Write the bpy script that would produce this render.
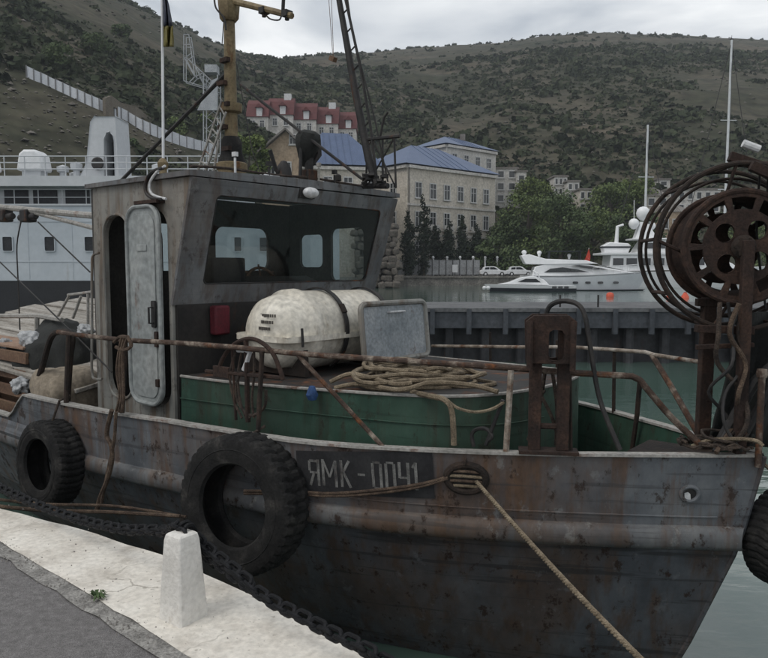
import bpy, bmesh, math, random
import numpy as np
from mathutils import Matrix, Vector, noise as mnoise

for o in list(bpy.data.objects):
    bpy.data.objects.remove(o)
scene = bpy.context.scene
COL = scene.collection
rnd = random.Random(7)
PI = math.pi
rad = math.radians

# ------------------------------------------------------------------ camera
FPX = 720.0
EYE = Vector((0, 0, 1.65))
PITCH = math.atan(61 / FPX)
cam_d = bpy.data.cameras.new('camera')
cam = bpy.data.objects.new('camera', cam_d)
COL.objects.link(cam)
cam.location = EYE
cam.rotation_euler = (PI / 2 - PITCH, 0, 0)
cam_d.sensor_width = 36
cam_d.lens = 36 * FPX / 768
cam_d.clip_start = 0.05
cam_d.clip_end = 4000
scene.camera = cam

# ------------------------------------------------------------------ sky, sun, exposure
world = bpy.data.worlds.new('World')
scene.world = world
world.use_nodes = True
wn, wl = world.node_tree.nodes, world.node_tree.links
wn.clear()
SUN_EL, SUN_AZ = rad(52), rad(-60)
sky = wn.new('ShaderNodeTexSky')
sky.sky_type = 'NISHITA'
sky.sun_disc = False
sky.sun_elevation = SUN_EL
sky.sun_rotation = SUN_AZ
sky.dust_density = 4
tc = wn.new('ShaderNodeTexCoord')
mp = wn.new('ShaderNodeMapping'); mp.inputs['Scale'].default_value = (1, 1, 3.2)
wl.new(tc.outputs['Generated'], mp.inputs[0])
cn = wn.new('ShaderNodeTexNoise')
cn.inputs['Scale'].default_value = 3.1; cn.inputs['Detail'].default_value = 6; cn.inputs['Roughness'].default_value = .5
cn.inputs['Distortion'].default_value = .4
wl.new(mp.outputs[0], cn.inputs['Vector'])
cr = wn.new('ShaderNodeValToRGB')
cr.color_ramp.elements[0].position = .38; cr.color_ramp.elements[0].color = (.40, .435, .48, 1)
cr.color_ramp.elements[1].position = .62; cr.color_ramp.elements[1].color = (.86, .87, .87, 1)
wl.new(cn.outputs['Fac'], cr.inputs[0])
bg1 = wn.new('ShaderNodeBackground'); bg1.inputs[1].default_value = .08
bg2 = wn.new('ShaderNodeBackground'); bg2.inputs[1].default_value = .98
wl.new(sky.outputs[0], bg1.inputs[0]); wl.new(cr.outputs[0], bg2.inputs[0])
mx = wn.new('ShaderNodeMixShader'); mx.inputs[0].default_value = .9
wl.new(bg1.outputs[0], mx.inputs[1]); wl.new(bg2.outputs[0], mx.inputs[2])
wo = wn.new('ShaderNodeOutputWorld'); wl.new(mx.outputs[0], wo.inputs[0])

sun_d = bpy.data.lights.new('sun', 'SUN')
sun_d.energy = .8; sun_d.angle = rad(25); sun_d.color = (1, .96, .9)
sun = bpy.data.objects.new('sun', sun_d); COL.objects.link(sun)
_sd = Vector((math.sin(SUN_AZ) * math.cos(SUN_EL), math.cos(SUN_AZ) * math.cos(SUN_EL), math.sin(SUN_EL)))
_sd = Vector((_sd.x, -abs(_sd.y), _sd.z))
sky.sun_rotation = math.atan2(_sd.x, _sd.y)
sun.rotation_euler = _sd.to_track_quat('Z', 'Y').to_euler()
sun.location = (0, 0, 60)
vs = scene.view_settings
vs.view_transform = 'Standard'; vs.look = 'None'; vs.exposure = .5; vs.gamma = 1; vs.use_curve_mapping = False

# ------------------------------------------------------------------ pixel -> place helpers
_F = Vector((0, math.cos(PITCH), -math.sin(PITCH)))
_U = Vector((0, math.sin(PITCH), math.cos(PITCH)))
_R = Vector((1, 0, 0))
I4 = Matrix.Identity(4)
WATER = -1.3

def ray(px, py):
    return _R * ((px - 384) / FPX) + _U * ((329 - py) / FPX) + _F

def W(px, py, x=None, y=None, z=None):
    d = ray(px, py)
    if x is not None: t = (x - EYE.x) / d.x
    elif y is not None: t = (y - EYE.y) / d.y
    else: t = (z - EYE.z) / d.z
    return EYE + d * t

BM = Matrix.Translation((-.834, 7.196, 0)) @ Matrix.Rotation(rad(-40), 4, 'Z')   # the boat: x forward, y to port
BMI = BM.inverted()

def BL(px, py, x=None, y=None, z=None):
    d = BMI.to_3x3() @ ray(px, py)
    e = BMI @ EYE
    if x is not None: t = (x - e.x) / d.x
    elif y is not None: t = (y - e.y) / d.y
    else: t = (z - e.z) / d.z
    return e + d * t

def interp(x, tab):
    return float(np.interp(x, [a for a, b in tab], [b for a, b in tab]))

# ------------------------------------------------------------------ materials
MATS = {}

def mat(name, cols, scale=4, rough=.75, bump=.15, metal=0., rust=0., rscale=2.5, stretch=(1, 1, 1),
        rstretch=(1, 1, .35), fine=.25, rcol=((.035, .014, .007), (.16, .06, .022)), spec=.4, detail=8, bdist=.01):
    if name in MATS: return MATS[name]
    m = bpy.data.materials.new(name); MATS[name] = m
    m.use_nodes = True
    n, l = m.node_tree.nodes, m.node_tree.links
    b = n['Principled BSDF']
    b.inputs['Roughness'].default_value = rough
    b.inputs['Metallic'].default_value = metal
    b.inputs['Specular IOR Level'].default_value = spec
    t = n.new('ShaderNodeTexCoord')
    mp = n.new('ShaderNodeMapping'); mp.inputs['Scale'].default_value = stretch
    l.new(t.outputs['Object'], mp.inputs[0])
    n1 = n.new('ShaderNodeTexNoise'); n1.inputs['Scale'].default_value = scale; n1.inputs['Detail'].default_value = detail
    n1.inputs['Roughness'].default_value = .62
    l.new(mp.outputs[0], n1.inputs['Vector'])
    cr = n.new('ShaderNodeValToRGB')
    k = len(cols)
    while len(cr.color_ramp.elements) < k: cr.color_ramp.elements.new(.5)
    for i, c in enumerate(cols):
        e = cr.color_ramp.elements[i]
        e.position = .32 + .36 * i / max(1, k - 1); e.color = (*c, 1)
    l.new(n1.outputs['Fac'], cr.inputs[0])
    n2 = n.new('ShaderNodeTexNoise'); n2.inputs['Scale'].default_value = scale * 9; n2.inputs['Detail'].default_value = 5
    l.new(t.outputs['Object'], n2.inputs['Vector'])
    mr = n.new('ShaderNodeMapRange'); mr.inputs[1].default_value = .3; mr.inputs[2].default_value = .7
    mr.inputs[3].default_value = 1 - fine; mr.inputs[4].default_value = 1 + fine
    l.new(n2.outputs['Fac'], mr.inputs[0])
    mul = n.new('ShaderNodeVectorMath'); mul.operation = 'MULTIPLY'
    l.new(cr.outputs[0], mul.inputs[0]); l.new(mr.outputs[0], mul.inputs[1])
    out = mul.outputs[0]
    hgt = n2.outputs['Fac']
    if rust > 0:
        mp2 = n.new('ShaderNodeMapping'); mp2.inputs['Scale'].default_value = rstretch
        l.new(t.outputs['Object'], mp2.inputs[0])
        n3 = n.new('ShaderNodeTexNoise'); n3.inputs['Scale'].default_value = rscale; n3.inputs['Detail'].default_value = 12
        n3.inputs['Roughness'].default_value = .68
        l.new(mp2.outputs[0], n3.inputs['Vector'])
        th = .70 - .34 * rust
        r2 = n.new('ShaderNodeMapRange'); r2.inputs[1].default_value = th; r2.inputs[2].default_value = th + .13
        l.new(n3.outputs['Fac'], r2.inputs[0])
        n4 = n.new('ShaderNodeTexNoise'); n4.inputs['Scale'].default_value = rscale * 5; n4.inputs['Detail'].default_value = 6
        l.new(t.outputs['Object'], n4.inputs['Vector'])
        cr2 = n.new('ShaderNodeValToRGB')
        cr2.color_ramp.elements[0].position = .35; cr2.color_ramp.elements[0].color = (*rcol[0], 1)
        cr2.color_ramp.elements[1].position = .68; cr2.color_ramp.elements[1].color = (*rcol[1], 1)
        l.new(n4.outputs['Fac'], cr2.inputs[0])
        mixn = n.new('ShaderNodeMix'); mixn.data_type = 'RGBA'
        l.new(r2.outputs[0], mixn.inputs[0]); l.new(out, mixn.inputs[6]); l.new(cr2.outputs[0], mixn.inputs[7])
        out = mixn.outputs[2]
        rr_ = n.new('ShaderNodeMapRange'); rr_.inputs[3].default_value = rough; rr_.inputs[4].default_value = .92
        l.new(r2.outputs[0], rr_.inputs[0]); l.new(rr_.outputs[0], b.inputs['Roughness'])
        ad = n.new('ShaderNodeMath'); ad.operation = 'ADD'
        l.new(hgt, ad.inputs[0]); l.new(r2.outputs[0], ad.inputs[1]); hgt = ad.outputs[0]
    l.new(out, b.inputs['Base Color'])
    if bump:
        bp = n.new('ShaderNodeBump'); bp.inputs['Strength'].default_value = bump; bp.inputs['Distance'].default_value = bdist
        l.new(hgt, bp.inputs['Height']); l.new(bp.outputs[0], b.inputs['Normal'])
    return m

def glass_mat(name, tint=(.55, .6, .62), refl=.06):
    m = bpy.data.materials.new(name); MATS[name] = m
    m.use_nodes = True
    n, l = m.node_tree.nodes, m.node_tree.links
    n.clear()
    tr = n.new('ShaderNodeBsdfTransparent'); tr.inputs[0].default_value = (*tint, 1)
    gl = n.new('ShaderNodeBsdfGlossy'); gl.inputs['Roughness'].default_value = .04
    lw = n.new('ShaderNodeLayerWeight'); lw.inputs[0].default_value = .5
    pw = n.new('ShaderNodeMath'); pw.operation = 'POWER'; pw.inputs[1].default_value = 5; l.new(lw.outputs['Facing'], pw.inputs[0])
    ma = n.new('ShaderNodeMath'); ma.operation = 'MULTIPLY_ADD'; ma.inputs[1].default_value = .9; ma.inputs[2].default_value = .03; l.new(pw.outputs[0], ma.inputs[0])
    mi = n.new('ShaderNodeMixShader'); l.new(ma.outputs[0], mi.inputs[0])
    l.new(tr.outputs[0], mi.inputs[1]); l.new(gl.outputs[0], mi.inputs[2])
    o = n.new('ShaderNodeOutputMaterial'); l.new(mi.outputs[0], o.inputs[0])
    return m

def foliage_mat(name, c1, c2, c3, scale=.35):
    m = mat(name, [c1, c2, c3], scale=scale, rough=.8, bump=0, fine=.45, spec=.15)
    return m

def hull_mat(name, cols, stain=.6, streak=.55, speck=.85, chip=.5, rough=.6, brown=(.085, .052, .031), scratch=.5):
    m = bpy.data.materials.new(name); MATS[name] = m
    m.use_nodes = True
    n, l = m.node_tree.nodes, m.node_tree.links
    b = n['Principled BSDF']; b.inputs['Specular IOR Level'].default_value = .35
    t = n.new('ShaderNodeTexCoord')
    def nz(scale, stretch=(1, 1, 1), detail=8, rgh=.6, loc=(0, 0, 0)):
        mp = n.new('ShaderNodeMapping'); mp.inputs['Scale'].default_value = stretch; mp.inputs['Location'].default_value = loc
        l.new(t.outputs['Object'], mp.inputs[0])
        q = n.new('ShaderNodeTexNoise'); q.inputs['Scale'].default_value = scale; q.inputs['Detail'].default_value = detail; q.inputs['Roughness'].default_value = rgh
        l.new(mp.outputs[0], q.inputs['Vector']); return q.outputs['Fac']
    def rng(v, a, c, k):
        q = n.new('ShaderNodeMapRange'); q.inputs[1].default_value = a; q.inputs[2].default_value = c; q.inputs[4].default_value = k
        l.new(v, q.inputs[0]); return q.outputs[0]
    def mixc(f, x, col):
        q = n.new('ShaderNodeMix'); q.data_type = 'RGBA'
        l.new(f, q.inputs[0]); l.new(x, q.inputs[6])
        if isinstance(col, tuple): q.inputs[7].default_value = (*col, 1)
        else: l.new(col, q.inputs[7])
        return q.outputs[2]
    cr = n.new('ShaderNodeValToRGB')
    while len(cr.color_ramp.elements) < len(cols): cr.color_ramp.elements.new(.5)
    for i, c in enumerate(cols):
        cr.color_ramp.elements[i].position = .33 + .36 * i / (len(cols) - 1); cr.color_ramp.elements[i].color = (*c, 1)
    l.new(nz(3.1, (1, 1, .8), 10, .68), cr.inputs[0])
    out = cr.outputs[0]
    br = n.new('ShaderNodeValToRGB'); br.color_ramp.elements[0].position = .35; br.color_ramp.elements[1].position = .7
    br.color_ramp.elements[0].color = (brown[0] * .45, brown[1] * .42, brown[2] * .42, 1); br.color_ramp.elements[1].color = (*brown, 1)
    l.new(nz(11, (1, 1, .6), 8, .7), br.inputs[0])
    out = mixc(rng(nz(.85, (1, 1, .7), 5, .6, (3.1, 1.2, .7)), .45, .60, stain), out, br.outputs[0])
    out = mixc(rng(nz(1.0, (9, 9, .55), 7, .65), .48, .62, streak), out, br.outputs[0])
    out = mixc(rng(nz(1.0, (.7, .7, 16), 6, .6, (0, 0, 4)), .57, .63, scratch), out, (cols[0][0] * .5, cols[0][1] * .45, cols[0][2] * .42))
    out = mixc(rng(nz(8, (1, 1, .8), 10, .7, (5, 5, 5)), .59, .66, chip), out, (cols[-1][0] * 1.4, cols[-1][1] * 1.38, cols[-1][2] * 1.33))
    sp = rng(nz(9, (1, 1, .7), 10, .74, (1, 2, 3)), .565, .63, speck)
    out = mixc(sp, out, (.026, .015, .010))
    l.new(out, b.inputs['Base Color'])
    rg_ = n.new('ShaderNodeMapRange'); rg_.inputs[3].default_value = rough; rg_.inputs[4].default_value = .95; l.new(sp, rg_.inputs[0]); l.new(rg_.outputs[0], b.inputs['Roughness'])
    ad = n.new('ShaderNodeMath'); ad.operation = 'MULTIPLY_ADD'; ad.inputs[1].default_value = 3.0
    l.new(nz(2.2, (1, 1, 1), 3), ad.inputs[0]); l.new(sp, ad.inputs[2])
    bp = n.new('ShaderNodeBump'); bp.inputs['Strength'].default_value = .35; bp.inputs['Distance'].default_value = .012
    l.new(ad.outputs[0], bp.inputs['Height']); l.new(bp.outputs[0], b.inputs['Normal'])
    return m

# metals and paints
HULLG = hull_mat('hull_grey_paint', [(.066, .074, .084), (.105, .114, .125), (.15, .16, .168)], .62, .62, .8, .4, brown=(.125, .066, .032))
HULLD = hull_mat('hull_dark_paint', [(.042, .047, .055), (.068, .074, .084), (.10, .107, .117)], .6, .65, .9, .45, brown=(.085, .048, .027), scratch=.7)
STRK = hull_mat('strake_paint', [(.06, .064, .07), (.10, .105, .11), (.155, .157, .155)], .65, .55, .9, .5, brown=(.12, .068, .036))
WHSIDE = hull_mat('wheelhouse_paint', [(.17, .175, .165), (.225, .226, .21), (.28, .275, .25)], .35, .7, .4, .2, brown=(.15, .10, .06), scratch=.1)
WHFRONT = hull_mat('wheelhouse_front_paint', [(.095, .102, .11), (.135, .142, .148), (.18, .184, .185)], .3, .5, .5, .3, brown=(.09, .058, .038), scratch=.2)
WHLOW = mat('dark_paint_with_shade', [(.010, .0095, .009), (.018, .0165, .0155), (.03, .027, .024)], scale=3, rust=.55, rscale=3)  # near-black paints in the overhang's shade on the lower front; also dark fittings
DOORP = mat('door_paint', [(.19, .21, .21), (.25, .268, .265), (.30, .31, .30)], scale=2, rough=.5, rust=.28, rscale=4, rstretch=(1, 1, .5), bump=.15)
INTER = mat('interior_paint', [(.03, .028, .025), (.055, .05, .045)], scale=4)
GREEN = hull_mat('green_paint', [(.016, .045, .031), (.027, .068, .047), (.044, .09, .066)], .25, .45, .5, .3, brown=(.05, .035, .022), scratch=.4)
CAPW = mat('cap_rail_paint', [(.17, .165, .15), (.28, .27, .25), (.36, .35, .33)], scale=5, rust=.42, rscale=5, rstretch=(1, 1, 1))
RUST = mat('rusty_steel', [(.014, .009, .0075), (.028, .016, .012), (.055, .030, .020)], scale=7, rough=.9, bump=.5, fine=.4)
RUSTD = mat('dark_rusty_steel', [(.010, .008, .007), (.02, .014, .011), (.038, .024, .017)], scale=6, rough=.9, bump=.5, fine=.4)
RAIL = mat('rail_paint_worn', [(.03, .02, .015), (.06, .038, .028), (.25, .21, .17)], scale=10, rough=.85, bump=.4, rust=.5, rscale=6, rstretch=(1, 1, 1))
RAILW = mat('rail_white_worn', [(.06, .04, .028), (.22, .185, .15), (.40, .37, .33)], scale=8, rough=.8, bump=.4, rust=.52, rscale=9, rstretch=(1, 1, 1))
BLACK = mat('black_steel', [(.010, .010, .011), (.022, .021, .021), (.04, .036, .033)], scale=5, rough=.7, rust=.3, rscale=5)
RUBBER = mat('tyre_rubber', [(.006, .006, .0065), (.010, .010, .010), (.017, .0165, .016), (.04, .038, .035)], scale=6, rough=.85, bump=.35, fine=.35, spec=.25)
ROPE = mat('hemp_rope', [(.09, .07, .048), (.17, .135, .092), (.25, .205, .145)], scale=14, rough=.95, bump=.8, fine=.4)
ROPEB = mat('brown_rope', [(.04, .027, .02), (.08, .055, .039), (.14, .10, .07)], scale=14, rough=.95, bump=.8, fine=.4)
ROPED = mat('dark_rope', [(.018, .014, .012), (.04, .03, .024), (.075, .055, .042)], scale=14, rough=.95, bump=.8, fine=.4)
OCHRE = mat('ochre_paint', [(.11, .08, .042), (.165, .125, .066), (.22, .172, .098)], scale=5, rough=.65, rust=.5, rscale=5, rstretch=(1, 1, .4), bump=.3)
CREAMR = mat('raft_fibreglass', [(.50, .46, .385), (.57, .535, .46), (.62, .59, .52)], scale=2.2, rough=.45, bump=.05, rust=.26, rscale=3.5, rstretch=(1, 1, .3), rcol=((.16, .11, .06), (.36, .27, .17)))
LETTER = mat('letter_paint', [(.09, .09, .086), (.16, .16, .152), (.22, .22, .21)], scale=14, rust=.62, rscale=9, rcol=((.03, .03, .035), (.08, .07, .06)))
PLATE = mat('number_panel_paint', [(.010, .010, .011), (.018, .018, .02), (.03, .03, .031)], scale=5, rust=.3, rscale=5)
REDP = mat('red_paint', [(.07, .008, .014), (.11, .012, .02)], scale=5)
BLUEP = mat('blue_plastic', [(.02, .05, .14), (.03, .08, .2)], scale=5)
WHITEP = mat('white_paint', [(.58, .59, .60), (.70, .71, .72)], scale=2, rough=.4, bump=.02, fine=.06)
WHITEW = mat('white_paint_worn', [(.45, .46, .47), (.60, .60, .60)], scale=3, rough=.6, rust=.2, rscale=4)
TARPB = mat('beige_tarp', [(.14, .115, .085), (.22, .185, .14), (.30, .255, .20)], scale=3, rough=.9, bump=.4)
TARPK = mat('black_tarp', [(.008, .009, .009), (.018, .02, .018)], scale=5, rough=.8, bump=.5)
PLANK = mat('pale_plank', [(.15, .135, .115), (.27, .25, .22), (.36, .34, .31)], scale=3, rough=.85, bump=.3, stretch=(.3, 4, 1))
WOODB = mat('brown_wood', [(.06, .035, .022), (.12, .07, .045), (.17, .11, .07)], scale=4, rough=.9, bump=.4, stretch=(.3, 4, 1))
BAGW = mat('white_plastic', [(.27, .28, .29), (.42, .43, .435)], scale=8, rough=.4, bump=.5)
GLASS = glass_mat('window_glass', (.86, .88, .88))
GLASS2 = glass_mat('grimy_window_glass', (.80, .84, .84))
DGLASS = mat('dark_glass', [(.012, .014, .017), (.02, .023, .027)], scale=1, rough=.12, bump=0, fine=.05, spec=.6)
# quay
def concrete_mat():
    m = mat('white_quay_paint', [(.46, .42, .365), (.655, .615, .55), (.725, .69, .625)], scale=3.4, rough=.85, bump=.5, fine=.14,
            rust=.34, rscale=2.6, rstretch=(1, 1, 1), rcol=((.30, .275, .24), (.50, .455, .395)))
    n, l = m.node_tree.nodes, m.node_tree.links
    b = n['Principled BSDF']; src = b.inputs['Base Color'].links[0].from_socket
    t = n.new('ShaderNodeTexCoord')
    ns = n.new('ShaderNodeTexNoise'); ns.inputs['Scale'].default_value = 5; ns.inputs['Detail'].default_value = 5; l.new(t.outputs['Object'], ns.inputs['Vector'])
    mv = n.new('ShaderNodeMix'); mv.data_type = 'VECTOR'; mv.inputs[0].default_value = .22; l.new(t.outputs['Object'], mv.inputs[4]); l.new(ns.outputs['Color'], mv.inputs[5])
    vo = n.new('ShaderNodeTexVoronoi'); vo.feature = 'DISTANCE_TO_EDGE'; vo.inputs['Scale'].default_value = 2.1; l.new(mv.outputs[1], vo.inputs['Vector'])
    r1 = n.new('ShaderNodeMapRange'); r1.inputs[1].default_value = .004; r1.inputs[2].default_value = .013; r1.inputs[3].default_value = 1; r1.inputs[4].default_value = 0; l.new(vo.outputs['Distance'], r1.inputs[0])
    n2 = n.new('ShaderNodeTexNoise'); n2.inputs['Scale'].default_value = 1.7; l.new(t.outputs['Object'], n2.inputs['Vector'])
    r2 = n.new('ShaderNodeMapRange'); r2.inputs[1].default_value = .50; r2.inputs[2].default_value = .60; r2.inputs[4].default_value = .65; l.new(n2.outputs['Fac'], r2.inputs[0])
    mu = n.new('ShaderNodeMath'); mu.operation = 'MULTIPLY'; l.new(r1.outputs[0], mu.inputs[0]); l.new(r2.outputs[0], mu.inputs[1])
    n3 = n.new('ShaderNodeTexNoise'); n3.inputs['Scale'].default_value = 38; n3.inputs['Detail'].default_value = 4; l.new(t.outputs['Object'], n3.inputs['Vector'])
    r3 = n.new('ShaderNodeMapRange'); r3.inputs[1].default_value = .66; r3.inputs[2].default_value = .72; r3.inputs[4].default_value = .7; l.new(n3.outputs['Fac'], r3.inputs[0])
    mxx = n.new('ShaderNodeMath'); mxx.operation = 'MAXIMUM'; l.new(mu.outputs[0], mxx.inputs[0]); l.new(r3.outputs[0], mxx.inputs[1])
    mc = n.new('ShaderNodeMix'); mc.data_type = 'RGBA'; mc.inputs[7].default_value = (.24, .215, .18, 1); l.new(mxx.outputs[0], mc.inputs[0]); l.new(src, mc.inputs[6])
    l.new(mc.outputs[2], b.inputs['Base Color'])
    return m
QUAYW = concrete_mat()
CEMENT = mat('grey_cement', [(.15, .145, .135), (.25, .24, .225), (.36, .35, .325)], scale=9, rough=.95, bump=.7, fine=.35, bdist=.02)
ASPH = mat('asphalt', [(.145, .137, .135), (.19, .181, .178), (.24, .23, .226)], scale=26, rough=.95, bump=1.0, fine=.5, bdist=.01)
BOLLW = mat('bollard_paint', [(.56, .54, .50), (.64, .62, .58), (.69, .67, .63)], scale=5, rough=.85, bump=.3, fine=.10, rust=.33, rscale=5, rstretch=(1, 1, .6), rcol=((.24, .2, .16), (.42, .37, .31)), bdist=.02)
CHAIN = mat('chain_iron', [(.004, .0045, .005), (.008, .0085, .01), (.02, .02, .022)], scale=20, rough=.65, bump=.4, spec=.2)

# ------------------------------------------------------------------ mesh builder
WM = {}

def finish(o, parent=None, label=None, cat=None, group=None, kind=None):
    if label: o['label'] = label
    if cat: o['category'] = cat
    if group: o['group'] = group
    if kind: o['kind'] = kind

def thing(name, label, cat, loc, rot=None, group=None, frame=I4):
    o = bpy.data.objects.new(name, None)
    COL.objects.link(o)
    o.empty_display_size = .2
    M = frame @ Matrix.Translation(loc)
    if rot is not None: M = M @ rot
    o.matrix_world = M
    WM[o.name] = M.copy()
    finish(o, None, label, cat, group)
    return o

def inst(name, me, parent, M):
    """a part that shares mesh data; M is its world matrix"""
    o = bpy.data.objects.new(name, me)
    COL.objects.link(o)
    if parent:
        o.parent = parent
        o.matrix_local = WM[parent.name].inverted() @ M
    else:
        o.matrix_world = M
    WM[o.name] = M.copy()
    return o

def zrot(d):
    return Vector(d).normalized().to_track_quat('Z', 'Y').to_matrix().to_4x4()

class MB:
    def __init__(s, frame=I4):
        s.v = []; s.f = []; s.F = frame
    def add(s, vs_, fs):
        o = len(s.v)
        s.v.extend([Vector(v) for v in vs_])
        s.f.extend([tuple(i + o for i in f) for f in fs])
        return s
    def boxm(s, M, size):
        a, b, c = [q / 2 for q in size]
        vs_ = [M @ Vector(p) for p in ((-a, -b, -c), (a, -b, -c), (a, b, -c), (-a, b, -c), (-a, -b, c), (a, -b, c), (a, b, c), (-a, b, c))]
        return s.add(vs_, [(3, 2, 1, 0), (4, 5, 6, 7), (0, 1, 5, 4), (1, 2, 6, 5), (2, 3, 7, 6), (3, 0, 4, 7)])
    def box(s, c, size, rz=0):
        return s.boxm(Matrix.Translation(c) @ Matrix.Rotation(rz, 4, 'Z'), size)
    def box2(s, p, q):
        p, q = Vector(p), Vector(q)
        return s.box((p + q) / 2, [abs(q[i] - p[i]) for i in range(3)])
    def bar(s, p, q, w, h=None, up=(0, 0, 1)):
        p, q = Vector(p), Vector(q)
        d = q - p; L = d.length; d.normalize()
        x = Vector(up).cross(d)
        if x.length < 1e-4: x = Vector((1, 0, 0)).cross(d)
        x.normalize(); y = d.cross(x)
        M = Matrix(((x.x, y.x, d.x, 0), (x.y, y.y, d.y, 0), (x.z, y.z, d.z, 0), (0, 0, 0, 1)))
        return s.boxm(Matrix.Translation((p + q) / 2) @ M, (w, h or w, L))
    def tube(s, pts, r, n=8, closed=False, cap=True):
        pts = [Vector(p) for p in pts]
        k = len(pts)
        rs = r if isinstance(r, (list, tuple)) else [r] * k
        vs_, fs = [], []
        ref = None
        for i, p in enumerate(pts):
            a = pts[(i - 1) % k] if (closed or i > 0) else p
            b = pts[(i + 1) % k] if (closed or i < k - 1) else p
            d = (b - a).normalized()
            if ref is None:
                ref = Vector((0, 0, 1)) if abs(d.z) < .9 else Vector((1, 0, 0))
            x = (ref - d * ref.dot(d))
            if x.length < 1e-5: x = Vector((1, 0, 0)).cross(d)
            x.normalize(); ref = x
            y = d.cross(x)
            for j in range(n):
                t = 2 * PI * j / n
                vs_.append(p + (x * math.cos(t) + y * math.sin(t)) * rs[i])
        for i in range(k if closed else k - 1):
            i2 = (i + 1) % k
            for j in range(n):
                j2 = (j + 1) % n
                fs.append((i * n + j, i * n + j2, i2 * n + j2, i2 * n + j))
        if cap and not closed:
            fs.append(tuple(range(n - 1, -1, -1))); fs.append(tuple((k - 1) * n + j for j in range(n)))
        return s.add(vs_, fs)
    def lathe(s, prof, M=I4, n=24, closed=False, fn=None):
        """prof: (radius, height) pairs, revolved about the frame's z"""
        vs_, fs = [], []
        k = len(prof)
        for j in range(n):
            t = 2 * PI * j / n
            for i, (r, z) in enumerate(prof):
                rr = fn(i, j, r) if fn else r
                vs_.append(M @ Vector((rr * math.cos(t), rr * math.sin(t), z)))
        for j in range(n):
            j2 = (j + 1) % n
            for i in range(k if closed else k - 1):
                i2 = (i + 1) % k
                fs.append((j * k + i, j2 * k + i, j2 * k + i2, j * k + i2))
        if not closed:
            if prof[0][0] > 1e-4: fs.append(tuple(j * k for j in range(n - 1, -1, -1)))
            if prof[-1][0] > 1e-4: fs.append(tuple(j * k + k - 1 for j in range(n)))
        return s.add(vs_, fs)
    def torus(s, M, R, r, n=32, m=8, sx=1, sy=1):
        pts = [M @ Vector((R * sx * math.cos(2 * PI * i / n), R * sy * math.sin(2 * PI * i / n), 0)) for i in range(n)]
        return s.tube(pts, r, m, closed=True)
    def plate(s, outer, holes, M, th):
        """flat sheet with openings; loops are 2-D, M maps (a,b,depth)"""
        bm = bmesh.new()
        es, loops = [], []
        for lp in [outer] + list(holes):
            vv = [bm.verts.new((a, b, 0)) for a, b in lp]
            loops.append(vv)
            for i in range(len(vv)): es.append(bm.edges.new((vv[i], vv[(i + 1) % len(vv)])))
        bmesh.ops.triangle_fill(bm, use_beauty=True, use_dissolve=False, edges=es)
        bm.verts.index_update()
        n = len(bm.verts)
        vs_ = [M @ Vector((v.co.x, v.co.y, 0)) for v in bm.verts] + [M @ Vector((v.co.x, v.co.y, th)) for v in bm.verts]
        fs = []
        for f in bm.faces:
            ix = [v.index for v in f.verts]
            fs.append(tuple(ix)); fs.append(tuple(i + n for i in reversed(ix)))
        for vv in loops:
            for i in range(len(vv)):
                a, b = vv[i].index, vv[(i + 1) % len(vv)].index
                fs.append((a, b, b + n, a + n))
        bm.free()
        return s.add(vs_, fs)
    def slab(s, prof, hw, frame=I4):
        """side profile (x,z) given depth: hw(x,z) is the half width"""
        n = len(prof)
        vs_ = [frame @ Vector((x, -hw(x, z), z)) for x, z in prof] + [frame @ Vector((x, hw(x, z), z)) for x, z in prof]
        fs = [tuple(range(n)), tuple(range(2 * n - 1, n - 1, -1))]
        for i in range(n):
            j = (i + 1) % n
            fs.append((j, i, i + n, j + n))
        return s.add(vs_, fs)
    def build(s, name, m, parent=None, label=None, cat=None, group=None, kind=None, smooth=35, bevel=0, seg=2):
        me = bpy.data.meshes.new(name)
        if parent:
            T = WM[parent.name].inverted() @ s.F
            vs_ = [T @ v for v in s.v]
            Mo = WM[parent.name]
        else:
            vs_ = [s.F @ v for v in s.v]
            lo = Vector([min(v[i] for v in vs_) for i in range(3)]); hi = Vector([max(v[i] for v in vs_) for i in range(3)])
            c = Vector(((lo.x + hi.x) / 2, (lo.y + hi.y) / 2, lo.z))
            vs_ = [v - c for v in vs_]
            Mo = Matrix.Translation(c)
        me.from_pydata([tuple(v) for v in vs_], [], s.f)
        me.materials.append(m)
        if smooth:
            bm = bmesh.new(); bm.from_mesh(me)
            bmesh.ops.recalc_face_normals(bm, faces=bm.faces)
            for f in bm.faces: f.smooth = True
            bm.to_mesh(me); bm.free()
            me.set_sharp_from_angle(angle=rad(smooth))
        o = bpy.data.objects.new(name, me)
        COL.objects.link(o)
        if parent: o.parent = parent
        else: o.matrix_world = Mo
        WM[o.name] = Mo.copy()
        if bevel:
            bv = o.modifiers.new('bevel', 'BEVEL'); bv.width = bevel; bv.segments = seg; bv.limit_method = 'ANGLE'; bv.angle_limit = rad(40)
        finish(o, parent, label, cat, group, kind)
        return o

def rr(x0, y0, x1, y1, r, n=5):
    out = []
    for cx, cy, a0 in ((x1 - r, y1 - r, 0), (x0 + r, y1 - r, 90), (x0 + r, y0 + r, 180), (x1 - r, y0 + r, 270)):
        for i in range(n + 1):
            a = rad(a0 + 90 * i / n)
            out.append((cx + r * math.cos(a), cy + r * math.sin(a)))
    return out

def circ(cx, cy, r, n=20, ry=None):
    return [(cx + r * math.cos(2 * PI * i / n), cy + (ry or r) * math.sin(2 * PI * i / n)) for i in range(n)]

def frame_of(o, a, b):
    """matrix with columns a (2-D x), b (2-D y), a x b (depth) at o"""
    a = Vector(a).normalized(); b = Vector(b).normalized(); c = a.cross(b).normalized(); b = c.cross(a)
    return Matrix(((a.x, b.x, c.x, o[0]), (a.y, b.y, c.y, o[1]), (a.z, b.z, c.z, o[2]), (0, 0, 0, 1)))

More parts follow.
